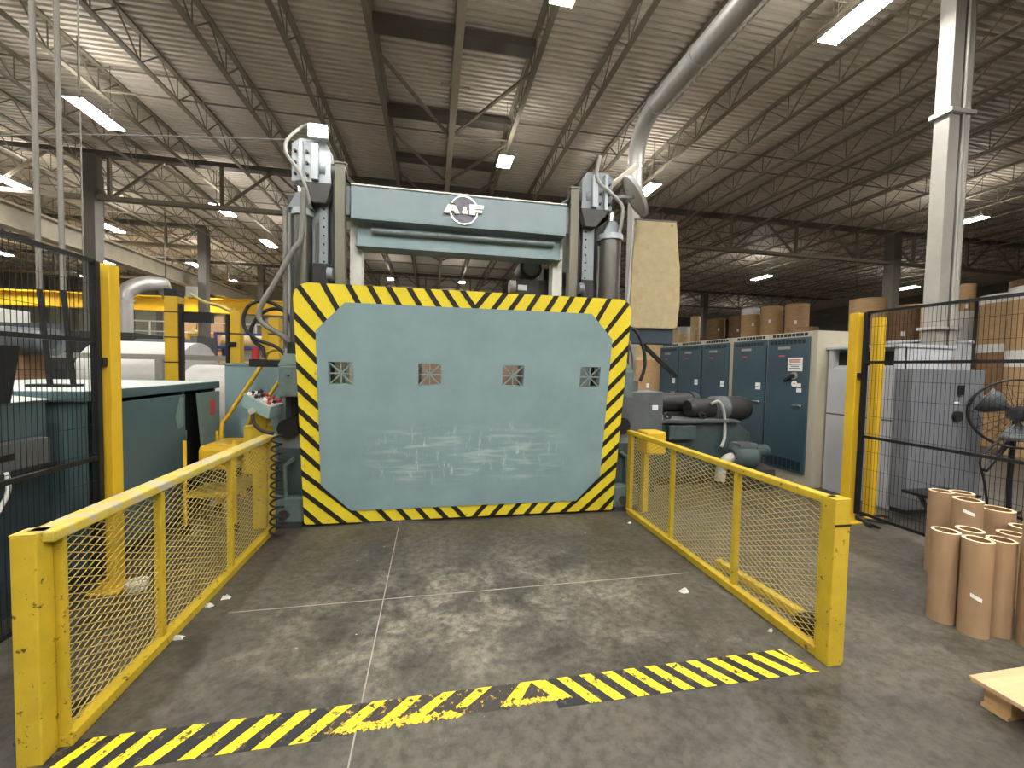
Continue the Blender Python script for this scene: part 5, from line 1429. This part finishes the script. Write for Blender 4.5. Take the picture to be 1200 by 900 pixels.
ra = thing('conveyor_rail', 'pale horizontal rail passing behind the left cabinet', 'rail', (-6.0, 9.2, 0))
MB().box(-9.0, -3.0, 9.15, 9.25, 1.66, 1.76).build('rail', 'cable_grey', ra)
for x in (-8.8, -5.2, -3.2):
    MB().box(x-0.06, x+0.06, 9.14, 9.26, 0, 1.66).build('leg', 'cable_grey', ra)
def rack(x0, x1, y, label, n_):
    r = thing('roll_rack', label, 'rack', ((x0+x1)/2, y, 0), 'blue roll racks')
    for x in (x0, x1):
        for yy in (y, y+0.8):
            MB().box(x-0.05, x+0.05, yy-0.05, yy+0.05, 0, 2.9).build('upright', 'rack_blue', r)
    for z in (0.3, 1.25, 2.2, 2.8):
        for yy in (y, y+0.8):
            MB().box(x0, x1, yy-0.04, yy+0.04, z, z+0.10).build('shelf_beam', 'rack_blue', r)
    for z, shelf in ((0.4, 'bottom'), (1.35, 'middle'), (2.3, 'top')):
        rr_ = 0.26
        t = thing('stored_roll', 'brown roll lying on the '+shelf+' shelf of the '+label, 'paper roll', ((x0+x1)/2, y+0.4, z), 'rolls on the blue racks, '+label)
        MB().cyl((x0+0.1, y+0.4, z+rr_), (x1-0.1, y+0.4, z+rr_), rr_, n=20).build('wound_paper', 'kraft_pale', t)
rack(-9.2, -7.0, 20.0, 'blue rack left of the second column', 3)
rack(-6.3, -4.3, 18.6, 'blue rack right of the second column', 3)
tag(MB().box(-6.9, -3.4, 15.0, 15.9, 0, 1.55).build('work_table', 'motor_grey', None, (-5, 15.4, 0), bevel=0.03), 'grey bench-high machine below the right blue rack', 'machine')
tag(MB().box(-3.62, -3.52, 8.8, 8.9, 0, 1.60).build('short_post', 'post_yellow', None, (-3.57, 8.85, 0)), 'short yellow post behind the left cabinet corner', 'post')
tag(MB().lathe((-16.2, 29.5, 4.45), (0, 0, 1), [(0.0, -0.1), (0.22, -0.1), (0.30, 0.2), (0.1, 0.45), (0.0, 0.45)], 16).bar((-16.2, 29.5, 4.9), (-16.2, 29.5, 7.98), 0.03, 0.03).build('red_pendant', 'sign_red', None, (-16.2, 29.5, 4.35)), 'small pinkish pendant under the yellow crane beam', 'pendant')
pn = thing('pendant_lamp', 'tiny white pendant lamp under the crane beam at far left', 'lamp', (-18.0, 29.0, 4.5))
MB().lathe((-18.0, 29.0, 4.55), (0, 0, 1), [(0.0, -0.12), (0.10, -0.08), (0.14, 0.0), (0.10, 0.08), (0.0, 0.12)], 14).build('bulb', 'lamp_small', pn)
MB().bar((-18.0, 29.0, 4.66), (-18.0, 29.0, 7.98), 0.03, 0.03).build('cord', 'black_rubber', pn)
tag(MB().box(-11.4, -11.0, 30.5, 30.9, 2.6, 4.6).box(-11.5, -10.9, 30.4, 31.0, 0, 2.6).build('white_column_box', 'paper_white', None, (-11.2, 30.7, 0)), 'bright white box beside the banded yellow post, far back', 'box')
# shelving with cartons far left, seen through the wire fence
for k, (x, y, w_, h, m, lab) in enumerate(((-14.5, 15.5, 2.6, 3.2, 'kraft', 'tan carton load behind the left wire fence, right one'), (-18.2, 17.0, 2.6, 3.6, 'carton', 'orange-brown carton load behind the left wire fence'), (-22.5, 19.0, 3.0, 3.4, 'kraft_pale', 'pale carton load far behind the left wire fence'))):
    t = thing('carton_load', lab, 'pallet load', (x, y, 0), 'carton loads at far left')
    for i in range(2):
        for j in range(3):
            MB().box(x-w_/2+i*w_/2+0.02, x-w_/2+(i+1)*w_/2-0.02, y, y+1.2, 0.15+j*(h-0.15)/3, 0.15+(j+1)*(h-0.15)/3-0.03).build('carton', m if (i+j) % 3 else 'paper_white', t, bevel=0.02)
    MB().box(x-w_/2, x+w_/2, y, y+1.2, 0, 0.15).build('pallet', 'wood_block', t)
tag(MB().pipe([(-13.0, 9.0, 5.0), (-9.0, 8.0, 4.6), (-5.0, 6.2, 4.35), (-1.5, 4.95, 4.06)], 0.008, 6, 5).build('guy_wire', 'cable_grey', None, (-1.5, 4.95, 4.06)), 'thin pale wire stretched from the left tower head across the hall', 'wire')
